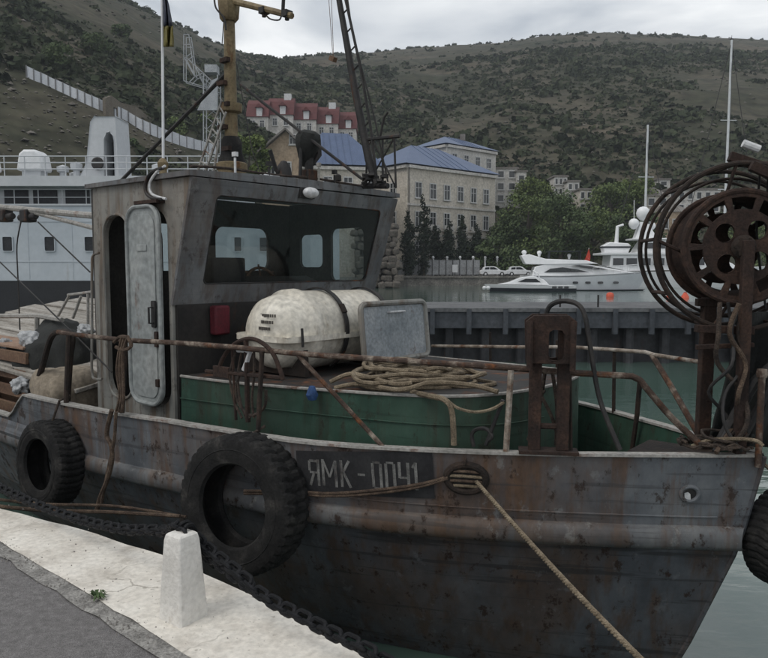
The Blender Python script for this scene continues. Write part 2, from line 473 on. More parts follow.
def catmull(pts, sub=6):
    pts = [Vector(p) for p in pts]
    out = []
    for i in range(len(pts) - 1):
        p0 = pts[max(0, i - 1)]; p1 = pts[i]; p2 = pts[i + 1]; p3 = pts[min(len(pts) - 1, i + 2)]
        for k in range(sub):
            t = k / sub
            out.append(.5 * ((2 * p1) + (p2 - p0) * t + (2 * p0 - 5 * p1 + 4 * p2 - p3) * t * t + (3 * p1 - p0 - 3 * p2 + p3) * t ** 3))
    out.append(pts[-1])
    return out

# ------------------------------------------------------------------ the setting: hills, water, quays
_RY = [(-300, -230), (-100, -110), (0, -52), (110, -3), (145, 12), (180, 28), (215, 47), (250, 59), (280, 63), (330, 58), (370, 57),
       (430, 53), (500, 48), (540, 42), (600, 38), (640, 40), (680, 42), (768, 46), (900, 60), (1100, 95)]
_R1 = [(-300, 200), (-100, 235), (0, 262), (110, 325), (180, 400), (280, 520), (430, 560), (800, 560), (1100, 520)]
_R0 = [(-300, 66), (0, 84), (110, 92), (180, 101), (260, 112), (350, 138), (400, 142), (500, 142), (600, 140), (800, 140), (1100, 120)]

def T(x, y, nz=True):
    yy = max(y, 20)
    s = 384 + FPX * x / yy
    r0 = interp(s, _R0); r1 = interp(s, _R1)
    H = 1.65 + (268 - interp(s, _RY)) / FPX * r1
    t = (y - r0) / (r1 - r0)
    if t <= 0:
        return .35 + max(-3.5, (t * (r1 - r0)) * 1.2) if s > 250 else max(-4, .3 + t * (r1 - r0) * .6)
    if t < 1: g = t ** .8
    else: g = max(0, 1 - (t - 1) * .5)
    z = .4 + (H - 2) * g
    if nz:
        k = min(1, t * 6) * (.35 if .8 < t < 1.2 else 1)
        z += k * (-2.6 * abs(mnoise.noise((x * .022, y * .012, 11))) + 3.2 * mnoise.fractal((x * .012, y * .012, 3.1), 1, 2, 4) + 1.6 * mnoise.noise((x * .06, y * .06, 7)))
    return z

def hit(px, py, y0=60, y1=700):
    d = ray(px, py)
    y = y0
    while y < y1:
        p = EYE + d * (y / d.y)
        if T(p.x, p.y) > p.z: return p
        y += 1.0
    return EYE + d * (y1 / d.y)

def hill_mat():
    m = mat('hillside_soil', [(.030, .034, .021), (.044, .044, .029), (.062, .056, .04), (.085, .072, .053)], scale=.028, rough=.95, bump=0, fine=.45, detail=12, spec=.1,
            rust=.26, rscale=.09, rstretch=(1, 1, 1), rcol=((.055, .05, .042), (.12, .11, .097)))
    return m
HILL = hill_mat()
mb = MB()
NX, NY = 230, 170
xs = [-520 + 1240 * i / NX for i in range(NX + 1)]
ys = [55 + 665 * (j / NY) ** 1.35 for j in range(NY + 1)]
vv, ff = [], []
for j, y in enumerate(ys):
    for i, x in enumerate(xs):
        vv.append((x, y, T(x, y)))
for j in range(NY):
    for i in range(NX):
        a = j * (NX + 1) + i
        ff.append((a, a + 1, a + NX + 2, a + NX + 1))
mb.add(vv, ff)
mb.build('hills', HILL, kind='structure')

def water_mat():
    m = bpy.data.materials.new('harbour_water')
    m.use_nodes = True
    n, l = m.node_tree.nodes, m.node_tree.links
    b = n['Principled BSDF']
    b.inputs['Base Color'].default_value = (.062, .10, .084, 1)
    b.inputs['Roughness'].default_value = .045
    b.inputs['IOR'].default_value = 1.75
    t = n.new('ShaderNodeTexCoord')
    n1 = n.new('ShaderNodeTexNoise'); n1.inputs['Scale'].default_value = 1.1; n1.inputs['Detail'].default_value = 4
    mp = n.new('ShaderNodeMapping'); mp.inputs['Scale'].default_value = (.6, 1.4, 1)
    l.new(t.outputs['Object'], mp.inputs[0]); l.new(mp.outputs[0], n1.inputs['Vector'])
    n2 = n.new('ShaderNodeTexNoise'); n2.inputs['Scale'].default_value = .25; n2.inputs['Detail'].default_value = 3
    l.new(t.outputs['Object'], n2.inputs['Vector'])
    ad = n.new('ShaderNodeMath'); ad.operation = 'MULTIPLY_ADD'; ad.inputs[1].default_value = 2.5
    l.new(n2.outputs['Fac'], ad.inputs[0]); l.new(n1.outputs['Fac'], ad.inputs[2])
    bp = n.new('ShaderNodeBump'); bp.inputs['Strength'].default_value = .16; bp.inputs['Distance'].default_value = .12
    l.new(ad.outputs[0], bp.inputs['Height']); l.new(bp.outputs[0], b.inputs['Normal'])
    return m
mb = MB(); mb.add([(-700, -120, WATER), (800, -120, WATER), (800, 240, WATER), (-700, 240, WATER)], [(0, 1, 2, 3)])
mb.build('harbour_water', water_mat(), kind='structure')

# the near quay, laid out along the moored boat (boat frame)
def qe(u): return interp(u, [(-12, -4.4), (-3, -3.45), (-1, -3.15), (.1, -2.95), (.9, -2.78), (1.7, -2.68), (2.5, -2.68), (3.3, -2.74), (20, -3.3)])
def qi(u): return interp(u, [(-12, -4.9), (-3, -3.75), (-1, -3.42), (.2, -3.25), (.8, -3.225), (2, -3.24), (3, -3.26), (20, -3.8)])
us = [-12 + 32 * i / 220 for i in range(221)]
def strip(mb, a, b, zf, n=1):
    vs_, fs = [], []
    for i, u in enumerate(us):
        for k in range(n + 1):
            y = a(u) + (b(u) - a(u)) * k / n
            vs_.append((u, y, zf(u, y)))
    for i in range(len(us) - 1):
        for k in range(n):
            q = i * (n + 1) + k
            fs.append((q, q + 1, q + n + 2, q + n + 1))
    mb.add(vs_, fs)
def jag(u): return .022 * mnoise.noise((u * 5, 0, 0)) + .012 * mnoise.noise((u * 19, 0, 4))
# painted coping: top, rounded edge and the wall down to the water
mb = MB(BM)
edge = lambda u: qe(u) + .012 * mnoise.noise((u * 4, 2, 0))
inn = lambda u: qi(u) + jag(u)
topz = lambda u, y: .006 * mnoise.noise((u * 2, y * 2, 1))
strip(mb, lambda u: edge(u) - .03, inn, topz, 4)
strip(mb, lambda u: edge(u) - .03, lambda u: edge(u), lambda u, y: topz(u, y) - (.03 if abs(y - edge(u)) < .002 else 0), 1)
mb.build('quay_coping', QUAYW, kind='structure')
mb = MB(BM)
vs_, fs = [], []
for u in us:
    vs_ += [(u, edge(u), topz(u, edge(u)) - .03), (u, edge(u) - .02, -.4), (u, edge(u) - .03, -3.2)]
for i in range(len(us) - 1):
    for k in range(2): fs.append((i * 3 + k, i * 3 + k + 1, i * 3 + k + 4, i * 3 + k + 3))
mb.add(vs_, fs)
mb.build('quay_wall', CEMENT, kind='structure')
# broken cement seam between paint and asphalt
mb = MB(BM)
strip(mb, lambda u: qi(u) + .05, lambda u: qi(u) - .085 - .03 * abs(mnoise.noise((u * 3, 5, 0))) + jag(u + 9), lambda u, y: -.004 + .006 * mnoise.noise((u * 14, y * 14, 2)), 3)
mb.build('cement_seam', CEMENT, kind='structure')
mb = MB(BM)
strip(mb, lambda u: qi(u) - .03, lambda u: qi(u) - 14, lambda u, y: -.012 + .004 * mnoise.noise((u, y, 9)), 6)
mb.build('asphalt_road', ASPH, kind='structure')

# far quay
FSTONE = mat('far_stone', [(.10, .095, .085), (.16, .15, .135), (.24, .225, .20)], scale=.5, rough=.95, bump=.3, fine=.4)
FPAVE = mat('far_paving', [(.17, .165, .155), (.25, .24, .225)], scale=.3, rough=.95)
mb = MB(); mb.box2((-40, 121, -3), (140, 150, .28)); mb.box2((-40, 107.6, -3), (1.6, 120.9, .27)); mb.build('far_quay', FPAVE, kind='structure')
mb = MB()
for k in range(38):   # facing stones
    pass
mb.box2((-40, 120.6, -3), (140, 121, .02)); mb.box2((-40, 120.3, .02), (140, 121.2, .34))
mb.build('far_quay_wall', FSTONE, kind='structure')

# ------------------------------------------------------------------ vegetation
def leaf_cloud(mb, blobs, rg, size, n):
    """blobs: (centre, radii, weight): small randomly turned leaf faces through each blob's volume"""
    tot = sum(b[2] for b in blobs)
    vs_, fs = mb.v, mb.f
    for c, r, w in blobs:
        m = max(4, int(n * w / tot))
        for _ in range(m):
            u = Vector((rg.gauss(0, 1), rg.gauss(0, 1), rg.gauss(0, 1))).normalized() * (rg.random() ** .45)
            p = Vector((c[0] + u.x * r[0], c[1] + u.y * r[1], c[2] + u.z * r[2]))
            nrm = Vector((u.x + rg.gauss(0, .7), u.y + rg.gauss(0, .7), u.z + .4 + rg.gauss(0, .7))).normalized()
            a = nrm.orthogonal().normalized(); b = nrm.cross(a)
            s = size * rg.uniform(.6, 1.4)
            k = len(vs_)
            vs_.extend([p - a * s * .5, p + b * s * .35, p + a * s * .55, p - b * s * .3])
            fs.append((k, k + 1, k + 2, k + 3))

TREEG = [foliage_mat('tree_leaves_a', (.06, .085, .033), (.098, .132, .048), (.135, .168, .065), .5),
         foliage_mat('tree_leaves_b', (.042, .062, .03), (.068, .095, .042), (.10, .128, .058), .5),
         foliage_mat('tree_leaves_c', (.055, .078, .024), (.09, .12, .036), (.12, .15, .05), .5)]
CYPG = foliage_mat('cypress_leaves', (.012, .018, .012), (.018, .026, .016), (.028, .038, .022), .6)
BARK = mat('bark', [(.045, .035, .027), (.08, .065, .05)], scale=2)
SHRUBG = mat('hill_shrub_leaves', [(.022, .029, .017), (.038, .047, .026), (.062, .07, .04)], scale=.12, rough=.9, bump=0, fine=.4, spec=.1)

def tree(label, base, h, w, mi, seed, group='trees along the far shore', lf=.5, n=3400):
    rg = random.Random(seed)
    base = Vector(base)
    e = thing('broadleaf_tree', label, 'tree', base, group=group)
    tr = MB()
    tr.tube([base + Vector((0, 0, -.6)), base + Vector((.1, 0, h * .22)), base + Vector((-.1, .1, h * .5)), base + Vector((0, 0, h * .8))], [w * .04, w * .032, w * .022, .05], 7)
    for i in range(5):
        a = rg.uniform(0, 6.28); z0 = h * rg.uniform(.25, .5)
        tr.tube([base + Vector((0, 0, z0)), base + Vector((math.cos(a) * w * .2, math.sin(a) * w * .2, z0 + h * .15)), base + Vector((math.cos(a) * w * .36, math.sin(a) * w * .36, z0 + h * .22))], [w * .018, w * .012, .03], 5)
    tr.build('trunk', BARK, e)
    bl = []
    for i in range(19):
        a = rg.uniform(0, 6.28); q = rg.random() ** .5 * .36
        zz = rg.uniform(.2, .9)
        q *= 1.15 - abs(zz - .55) * 1.3
        s = rg.uniform(.13, .24) * w
        bl.append(((base.x + math.cos(a) * q * w, base.y + math.sin(a) * q * w, base.z + zz * h), (s, s, s * .75), s * s))
    cb = MB(); leaf_cloud(cb, bl, rg, lf, n)
    cb.build('crown', TREEG[mi], e, smooth=0)

def cypress(label, base, h, w, seed):
    rg = random.Random(seed); base = Vector(base)
    e = thing('cypress_tree', label, 'tree', base, group='trees along the far shore')
    tr = MB(); tr.tube([base + Vector((0, 0, -.5)), base + Vector((0, 0, h * .9))], [.22, .05], 6); tr.build('trunk', BARK, e)
    bl = []
    for i in range(14):
        t = i / 13
        r = w * .5 * (math.sin(PI * min(1, .18 + t * .82)) ** .6 if t < .97 else .3)
        bl.append(((base.x + rg.uniform(-.15, .15) * w, base.y + rg.uniform(-.15, .15) * w, base.z + h * (.06 + .9 * t)), (r, r, h * .07), r * r + .2))
    cb = MB(); leaf_cloud(cb, bl, rg, .42, 2000); cb.build('crown', CYPG, e, smooth=0)

# shrubs that cover the hillside: nobody could count them
rg = random.Random(3)
vv, ff = [], []
def shrub(p, r, q=14):
    for _ in range(q):
        u = Vector((rg.gauss(0, 1), rg.gauss(0, 1), abs(rg.gauss(0, 1)))).normalized() * (.45 + .55 * rg.random())
        c = p + Vector((u.x * r, u.y * r, u.z * r * .85))
        nrm = (u + Vector((rg.gauss(0, .5), rg.gauss(0, .5), rg.gauss(0, .5)))).normalized()
        a = nrm.orthogonal().normalized(); b = nrm.cross(a); s = r * rg.uniform(.3, .62)
        k = len(vv)
        vv.extend([c - a * s, c + b * s * .8, c + a * s, c - b * s * .8]); ff.append((k, k + 1, k + 2, k + 3))
cnt = 0
FLINE = [(27, 78), (48, 88), (75, 100), (100, 111), (125, 121), (145, 133), (165, 141), (190, 149), (216, 155)]
def fence_band(x, y):
    p = Vector((x, y, T(x, y) + 1)) - EYE
    q = 329 - FPX * p.dot(_U) / p.dot(_F); px = 384 + FPX * p.x / p.dot(_F)
    f = interp(px, FLINE)
    return f - 14 < q < f + (34 if px < 110 else 8)
def scrub_ok(s, x, y):
    if y < interp(s, _R0) + 6 or y > interp(s, _R1) + 3: return False
    if s < 130 and y < 122: return False
    return not (15 < s < 235 and fence_band(x, y))
def scrub_d(s, x, y):
    r0 = interp(s, _R0); low = 1 - (y - r0) / (interp(s, _R1) - r0)
    d = 1.25 * mnoise.fractal((x * .009, y * .009, .5), 1, 2, 5) + .5 * mnoise.noise((x * .04, y * .04, 2)) + (low - .45) * .75
    if s < 200: d += .12
    d += .5 * max(0, 1 - abs(s - 310) / 170) * (.55 + .45 * low) + .07
    if s > 430: d -= .12 * (1 - low)
    if s > 620: d -= .10
    return d
tries = 0
while cnt < 19000 and tries < 400000:
    tries += 1
    y = 110 + 470 * rg.random() ** 1.1
    s = rg.uniform(-60, 830)
    x = (s - 384) / FPX * y
    if not scrub_ok(s, x, y): continue
    d = scrub_d(s, x, y)
    if rg.random() > 1 / (1 + math.exp(-13 * (d - .16))) + .018: continue
    big = rg.random() < .16
    r = (rg.uniform(1.0, 2.1) if big else rg.uniform(.3, .95)) * (1 + y / 700)
    k = rg.choice((1, 1, 2, 4)) if d > .15 else 1
    for _ in range(k):
        xx = x + rg.gauss(0, 1.6) * r; yy = y + rg.gauss(0, 1.6) * r; q = r * rg.uniform(.6, 1.1)
        if not scrub_ok(384 + FPX * xx / yy, xx, yy): continue
        shrub(Vector((xx, yy, T(xx, yy) - .25 * q)), q, 18 if big else 9)
        cnt += 1
# the crest line
for k in range(260):
    s = rg.uniform(-60, 830)
    if s > 640 and rg.random() < .7: continue
    y = interp(s, _R1) - rg.uniform(0, 8); x = (s - 384) / FPX * y
    shrub(Vector((x, y, T(x, y) - .3)), rg.uniform(1.0, 2.6), 14)
mb = MB(); mb.v = vv; mb.f = ff
mb.build('hillside_scrub', SHRUBG, kind='stuff', smooth=0, label='dark green scrub scattered over the brown hillside', cat='shrubs')
# loose rocks
ROCK = mat('hill_rock', [(.07, .063, .052), (.11, .10, .085), (.15, .137, .12)], scale=.3, rough=.95, bump=0)
mb = MB()
for k in range(2600):
    s = rg.uniform(-40, 800) if k % 2 else rg.uniform(-40, 240); y = (100 if k % 2 else 88) + (430 if k % 2 else 60) * rg.random() ** 1.3
    if y < interp(s, _R0) + 8: continue
    x = (s - 384) / FPX * y
    p = Vector((x, y, T(x, y))); r = rg.uniform(.2, .9) if k % 2 else rg.uniform(.15, .5)
    q = [p + Vector((rg.uniform(.6, 1.1) * r * math.cos(a), rg.uniform(.6, 1.1) * r * math.sin(a), rg.uniform(-.1, .3) * r)) for a in [0, 1.26, 2.5, 3.8, 5]]
    tp = p + Vector((rg.uniform(-.3, .3) * r, rg.uniform(-.3, .3) * r, r * .7))
    mb.add(q + [tp], [(i, (i + 1) % 5, 5) for i in range(5)])
mb.build('hillside_rocks', ROCK, kind='stuff', smooth=0, label='pale rocks lying over the hillside slope', cat='rocks')

# ------------------------------------------------------------------ the town
CREAMW = mat('cream_render', [(.37, .335, .285), (.46, .42, .36), (.52, .48, .42)], scale=.35, rough=.9, bump=0, rust=.25, rscale=.5, rcol=((.2, .17, .14), (.3, .27, .23)))
PALEW = mat('pale_render', [(.40, .385, .355), (.52, .50, .47)], scale=.35, rough=.9, bump=0, rust=.3, rscale=.6, rcol=((.2, .18, .16), (.3, .28, .25)))
OCHREW = mat('ochre_render', [(.28, .21, .145), (.36, .28, .20)], scale=.35, rough=.9, bump=0)
BLUER = mat('blue_roof_metal', [(.06, .09, .165), (.08, .115, .20)], scale=.6, rough=.5, bump=0, fine=.15)
REDR = mat('red_roof_tiles', [(.075, .022, .022), (.12, .035, .034)], scale=.8, rough=.8, bump=0, fine=.3)
GREYR = mat('grey_roof', [(.13, .12, .11), (.19, .175, .16)], scale=.6, rough=.85, bump=0)
WINF = mat('window_frame_white', [(.40, .40, .39), (.5, .5, .49)], scale=1, bump=0)
WIND = mat('window_pane_dark', [(.018, .02, .022), (.04, .043, .045)], scale=.7, rough=.2, bump=0, spec=.5)
RUIN = mat('ruin_stone', [(.11, .095, .075), (.17, .15, .12)], scale=.6, rough=.95, bump=0)

def window(parent, o, a, w, h, frame=True):
    """window on a wall: o bottom centre on the wall face, a along the wall (unit), outward = a x up"""
    a = Vector(a); up = Vector((0, 0, 1)); out = a.cross(up)
    M = frame_of(Vector(o) + out * .02, a, up)
    mb = MB(); mb.plate([(-w / 2 - .16, -.16), (w / 2 + .16, -.16), (w / 2 + .16, h + .16), (-w / 2 - .16, h + .16)], [[(-w / 2, 0), (w / 2, 0), (w / 2, h), (-w / 2, h)]], M, .12)
    if frame:
        mb.boxm(M @ Matrix.Translation((0, h / 2, .05)), (.10, h, .06)); mb.boxm(M @ Matrix.Translation((0, h * .66, .05)), (w, .09, .06))
    mb.boxm(M @ Matrix.Translation((0, -.2, .12)), (w + .5, .12, .3))
    f = mb.build('window', WINF, parent, smooth=0)
    p = MB(); p.boxm(M @ Matrix.Translation((0, h / 2, 0)), (w, h, .05)); p.build('pane', WIND, f, smooth=0)
    return f

def hip_roof(e, P, eave, ridge, mname, over=.5, name='roof', inset=.35):
    c = sum((Vector((p[0], p[1], 0)) for p in P), Vector()) / 4
    Q = [Vector((p[0], p[1], 0)) + (Vector((p[0], p[1], 0)) - Vector((c.x, c.y, 0))).normalized() * over for p in P]
    e1 = (Q[0] + Q[3]) / 2; e2 = (Q[1] + Q[2]) / 2
    r1 = e1.lerp(e2, inset); r2 = e2.lerp(e1, inset)
    mb = MB()
    vs_ = [Vector((q.x, q.y, eave)) for q in Q] + [Vector((r1.x, r1.y, ridge)), Vector((r2.x, r2.y, ridge))]
    mb.add(vs_, [(0, 1, 5, 4), (1, 2, 5), (2, 3, 4, 5), (3, 0, 4), (3, 2, 1, 0)])
    # standing seams on the front slope
    for k in range(1, 14):
        t = k / 14
        a = vs_[0].lerp(vs_[1], t); b = vs_[4].lerp(vs_[5], min(1, max(0, (t - inset) / (1 - 2 * inset)))) if inset < .5 else vs_[4]
        if inset < t < 1 - inset: mb.bar(a + Vector((0, 0, .04)), b + Vector((0, 0, .04)), .07)
    return mb.build(name, mname, e, smooth=0)

def block(e, P, z0, z1, m, name='wall', cornice=True):
    mb = MB()
    vs_ = [Vector((p[0], p[1], z)) for z in (z0, z1) for p in P]
    mb.add(vs_, [(3, 2, 1, 0), (4, 5, 6, 7), (0, 1, 5, 4), (1, 2, 6, 5), (2, 3, 7, 6), (3, 0, 4, 7)])
    w = mb.build(name, m, e, smooth=0)
    if cornice:
        c = sum((Vector((p[0], p[1], 0)) for p in P), Vector()) / 4
        mb = MB()
        for i in range(4):
            a = Vector((P[i][0], P[i][1], 0)); b = Vector((P[(i + 1) % 4][0], P[(i + 1) % 4][1], 0))
            o = ((a + b) / 2 - c).normalized() * .22
            mb.bar(a + o + Vector((0, 0, z1 - .3)), b + o + Vector((0, 0, z1 - .3)), .55, .5)
        mb.build('cornice', PALEW, w, smooth=0)
    return w

def quad_from(p, a, L, D):
    """corner p, direction a (2-D), length L, depth D to the back (left normal)"""
    p = Vector((p[0], p[1], 0)); a = Vector((a[0], a[1], 0)).normalized(); n = Vector((-a.y, a.x, 0))
    return [p, p + a * L, p + a * L + n * D, p + n * D], a, n

# large cream building with blue roof
P, a, n = quad_from((4.0, 125), (17.2, 15.0), 23.0, 15)
e = thing('waterfront_building', 'large cream three-storey building with blue hip roof behind cypresses', 'building', (12, 134, 0))
block(e, P, -.5, 19.3, CREAMW)
hip_roof(e, P, 19.5, 24.3, BLUER, 1.0)
for row, z in enumerate((4.2, 8.9, 13.9)):
    for k in range(6):
        o = P[0] + a * (2.6 + 3.55 * k); window(e, (o.x, o.y, z), a, 1.35, 2.5 if row else 2.1)
for z in (7.4, 12.6):
    mb = MB(); mb.bar(P[0] + Vector((0, 0, z)) - n * .1, P[1] + Vector((0, 0, z)) - n * .1, .3, .35); mb.build('string_course', PALEW, e, smooth=0)
for row, z in enumerate((8.9, 13.9)):
    for k in range(3):
        o = P[3] - n * (3 + 4.2 * k) + Vector((0, 0, z)); window(e, o, -n, 1.35, 2.5)
mb = MB(); o = P[0] - n * .15 + a * .3; mb.tube([o + Vector((0, 0, 1)), o + Vector((0, 0, 19))], .12, 6); mb.build('downpipe', GREYR, e)
for k in range(4):
    o = P[0] + a * (6 + 3.55 * k) - n * .5 + Vector((0, 0, 8.3)); mb = MB(); mb.boxm(frame_of(o, a, -n), (2.4, .9, .2)); mb.boxm(frame_of(o - n * .4 + Vector((0, 0, .5)), a, -n), (2.4, .1, .9)); mb.build('balcony', PALEW, e, smooth=0)
# taller rear wing
Q, a2, n2 = quad_from((12.5, 146), (17.2, 15.0), 15.0, 11)
e2 = thing('rear_wing_building', 'taller pale rear wing with small blue roof behind the cream building', 'building', (18, 152, 0))
block(e2, Q, 0, 26.2, PALEW)
hip_roof(e2, Q, 26.4, 29.0, BLUER, .8)
for k in range(4): window(e2, Q[0] + a2 * (2.2 + 3.5 * k) + Vector((0, 0, 22.6)), a2, 1.2, 1.9)
mb = MB(); o = Q[0] + a2 * 10 + n2 * 5; mb.box((o.x, o.y, 29), (1, 1, 2)); mb.build('chimney', GREYR, e2, smooth=0)

# left building with blue roof and its gabled annex
e = thing('long_cream_building', 'long cream building with blue roof behind the wheelhouse roof', 'building', (-8, 118, 0))
PB = [(-13.2, 111), (-.6, 113.5), (-2.6, 125), (-15, 122)]
block(e, PB, -1, 17.2, CREAMW)
hip_roof(e, PB, 17.4, 23.2, BLUER, .9)
ab = (Vector((-.6, 113.5, 0)) - Vector((-13.2, 111, 0))).normalized()
for z in (9.2, 13.3):
    for k in range(4):
        o = Vector((-13.2, 111, z)) + ab * (1.6 + 3.1 * k); window(e, o, ab, 1.2, 2.2)
e = thing('gabled_annex', 'ochre gabled house end with one small attic window', 'building', (-16, 113, 0))
g0, g1 = W(262, 190, y=109), W(300, 190, y=109)
zl = W(262, 152, y=109).z; zp = W(290, 131, y=109).z
mb = MB()
xc = g0.x * .35 + g1.x * .65
vs_ = [(g0.x, 109, 0), (g1.x, 109, 0), (g1.x, 109, zl + 1), (xc, 109, zp), (g0.x, 109, zl)]
vs_ += [(x, y + 9, z) for x, y, z in vs_]
mb.add(vs_, [(0, 1, 2, 3, 4), (9, 8, 7, 6, 5), (1, 6, 7, 2), (0, 4, 9, 5), (2, 7, 8, 3), (3, 8, 9, 4)])
mb.build('wall', OCHREW, e, smooth=0)
mb = MB(); mb.bar((g0.x - .5, 113, zl - .1), (xc, 113, zp + .2), .25, 10, up=(0, 1, 0)); mb.bar((xc, 113, zp + .2), (g1.x + .5, 113, zl + .9), .25, 10, up=(0, 1, 0)); mb.build('roof', GREYR, e, smooth=0)
window(e, (g1.x - 1.0, 109, W(293, 144, y=109).z), (1, 0, 0), .8, 1.3)
for k in range(2): window(e, (g0.x + 1.4 + 2.4 * k, 109, W(293, 175, y=109).z), (1, 0, 0), 1.0, 1.8)

# row of red-roofed hill houses
spec = [(247, 98, 268), (268, 96, 293), (292, 101, 316), (315, 105, 338), (337, 110, 356)]
for i, (x0, yr, x1) in enumerate(spec):
    Y = 186 + 2 * i
    p0, p1 = W(x0, 130, y=Y), W(x1, 130, y=Y)
    zr = W(x0, yr, y=Y).z; ze = W(x0, yr + 19, y=Y).z
    zb = T((p0.x + p1.x) / 2, Y + 3) - 6
    e = thing('hill_house', ['red mansard roofed house at the uphill end of the terrace', 'red mansard roofed terrace house with white dormer, second from uphill end', 'red mansard roofed house in the middle of the hill terrace', 'red mansard roofed terrace house with pale chimney block', 'red mansard roofed house at the downhill end of the terrace'][i], 'house', ((p0.x + p1.x) / 2, Y + 4, zb), group='red roofed terrace on the hill')
    block(e, [(p0.x, Y), (p1.x, Y), (p1.x, Y + 8), (p0.x, Y + 8)], zb, ze, PALEW, cornice=False)
    mb = MB()
    b0 = [Vector((x, y, ze)) for x, y in ((p0.x - .2, Y - .4), (p1.x + .2, Y - .4), (p1.x + .2, Y + 8.4), (p0.x - .2, Y + 8.4))]
    t0 = [Vector((x, y, zr - 1)) for x, y in ((p0.x - .2, Y + 2.0), (p1.x + .2, Y + 2.0), (p1.x + .2, Y + 6.2), (p0.x - .2, Y + 6.2))]
    t1 = [Vector((p0.x - .2, Y + 4, zr + .3)), Vector((p1.x + .2, Y + 4, zr + .3))]
    mb.add(b0 + t0 + t1, [(0, 1, 5, 4), (1, 2, 6, 5), (2, 3, 7, 6), (3, 0, 4, 7), (4, 5, 9, 8), (5, 6, 9), (6, 7, 8, 9), (7, 4, 8), (3, 2, 1, 0)])
    roof = mb.build('roof', REDR, e, smooth=0)
    mb = MB(); xm = p0.x * .4 + p1.x * .6
    mb.box2((xm - .7, Y - .3, ze + .1), (xm + .7, Y + 2, ze + 2.2))
    d = mb.build('dormer', WHITEW, roof, smooth=0)
    mb = MB(); mb.slab([(xm - 1.0, ze + 2.2), (xm + 1.0, ze + 2.2), (xm, ze + 3.2)], lambda x, z: 1.4, Matrix.Translation((0, Y + .6, 0))); mb.build('dormer_roof', REDR, roof, smooth=0)
    if i in (1, 3):
        mb = MB(); mb.box2((p1.x - 2.6, Y + 3, zr - .5), (p1.x - .8, Y + 5, zr + 1.3)); mb.build('chimney', WHITEW, roof, smooth=0)
    for k in range(2):
        window(e, (p0.x + (p1.x - p0.x) * (.28 + .44 * k), Y, ze - 2.6), (1, 0, 0), 1.0, 1.7)

# small pale houses on the slope to the right
def house(label, px0, px1, py_top, py_bot, Y, m, rows, cols, step=None, flat=True, depth=8, group=None):
    Y = hit((px0 + px1) / 2, py_bot).y - 1.5
    p0 = W(px0, py_bot, y=Y); p1 = W(px1, py_bot, y=Y); zt = W(px0, py_top, y=Y).z
    zb = min(p0.z, T((p0.x + p1.x) / 2, Y + depth) - 1) - 2
    e = thing('hillside_house', label, 'house', ((p0.x + p1.x) / 2, Y + depth / 2, zb), group=group)
    block(e, [(p0.x, Y), (p1.x, Y), (p1.x, Y + depth), (p0.x, Y + depth)], zb, zt, m, cornice=False)
    if flat:
        mb = MB(); mb.box2((p0.x - .25, Y - .25, zt), (p1.x + .25, Y + depth + .25, zt + .35)); mb.build('roof', GREYR, e, smooth=0)
    else:
        hip_roof(e, [(p0.x, Y), (p1.x, Y), (p1.x, Y + depth), (p0.x, Y + depth)], zt + .03, zt + 2.2, GREYR, .4)
    H = zt - p0.z
    for r in range(rows):
        for c in range(cols):
            window(e, (p0.x + (p1.x - p0.x) * (c + .5) / cols, Y, p0.z + H * (r + .3) / rows), (1, 0, 0), min(1.3, (p1.x - p0.x) / cols * .5), min(1.7, H / rows * .5), frame=False)
    return e
house('pale block with flat roof beside the cream building', 495, 517, 169, 205, 165, PALEW, 3, 2)
house('lower pale block stepped beside the flat roofed one', 516, 526, 172, 205, 170, PALEW, 2, 1)
house('white terrace house highest on the wooded slope', 554, 567, 177, 197, 205, PALEW, 2, 3)
house('white terrace house one step down on the wooded slope', 567, 579, 182, 203, 204, PALEW, 2, 2)
house('pinkish terrace house lowest on the wooded slope', 579, 592, 190, 214, 203, CREAMW, 2, 2)
house('cream house under a grey hip roof above the large yacht', 645, 668, 196, 222, 190, CREAMW, 2, 2, flat=False)
house('pale house with a row of windows above the large yacht', 668, 720, 190, 215, 200, PALEW, 2, 6)
house('small ochre house below the row-windowed house', 660, 690, 212, 235, 180, OCHREW, 1, 3, flat=False)
house('small pale hut on the slope above the cream house', 657, 670, 180, 188, 240, PALEW, 1, 1, depth=4)

# ruined stone wall on the left slope
p0, p1 = hit(106, 116), hit(154, 119)
e = thing('stone_ruin', 'ruined stone building with empty openings above the white fence', 'ruin', (p0 + p1) / 2)
L = (p1 - p0); L.z = 0; Lx = L.length
M = frame_of((p0.x, p0.y, p0.z - 2), L, (0, 0, 1))
hh = 20 / FPX * p0.y + 2
mb = MB()
mb.plate([(0, 0), (Lx, 0), (Lx, hh - 1.2), (Lx * .8, hh - .8), (Lx * .62, hh), (Lx * .3, hh - .3), (Lx * .12, hh + .3), (0, hh - .5)],
         [[(Lx * q, 2.4), (Lx * q + 1, 2.4), (Lx * q + 1, 4), (Lx * q, 4)] for q in (.15, .5, .72)], M, -.6)
mb.build('wall', RUIN, e, smooth=0)
mb = MB(); mb.boxm(M @ Matrix.Translation((Lx * .5, hh * .5, -3)), (Lx * .96, hh * .8, .5)); mb.build('back_wall', RUIN, e, smooth=0)

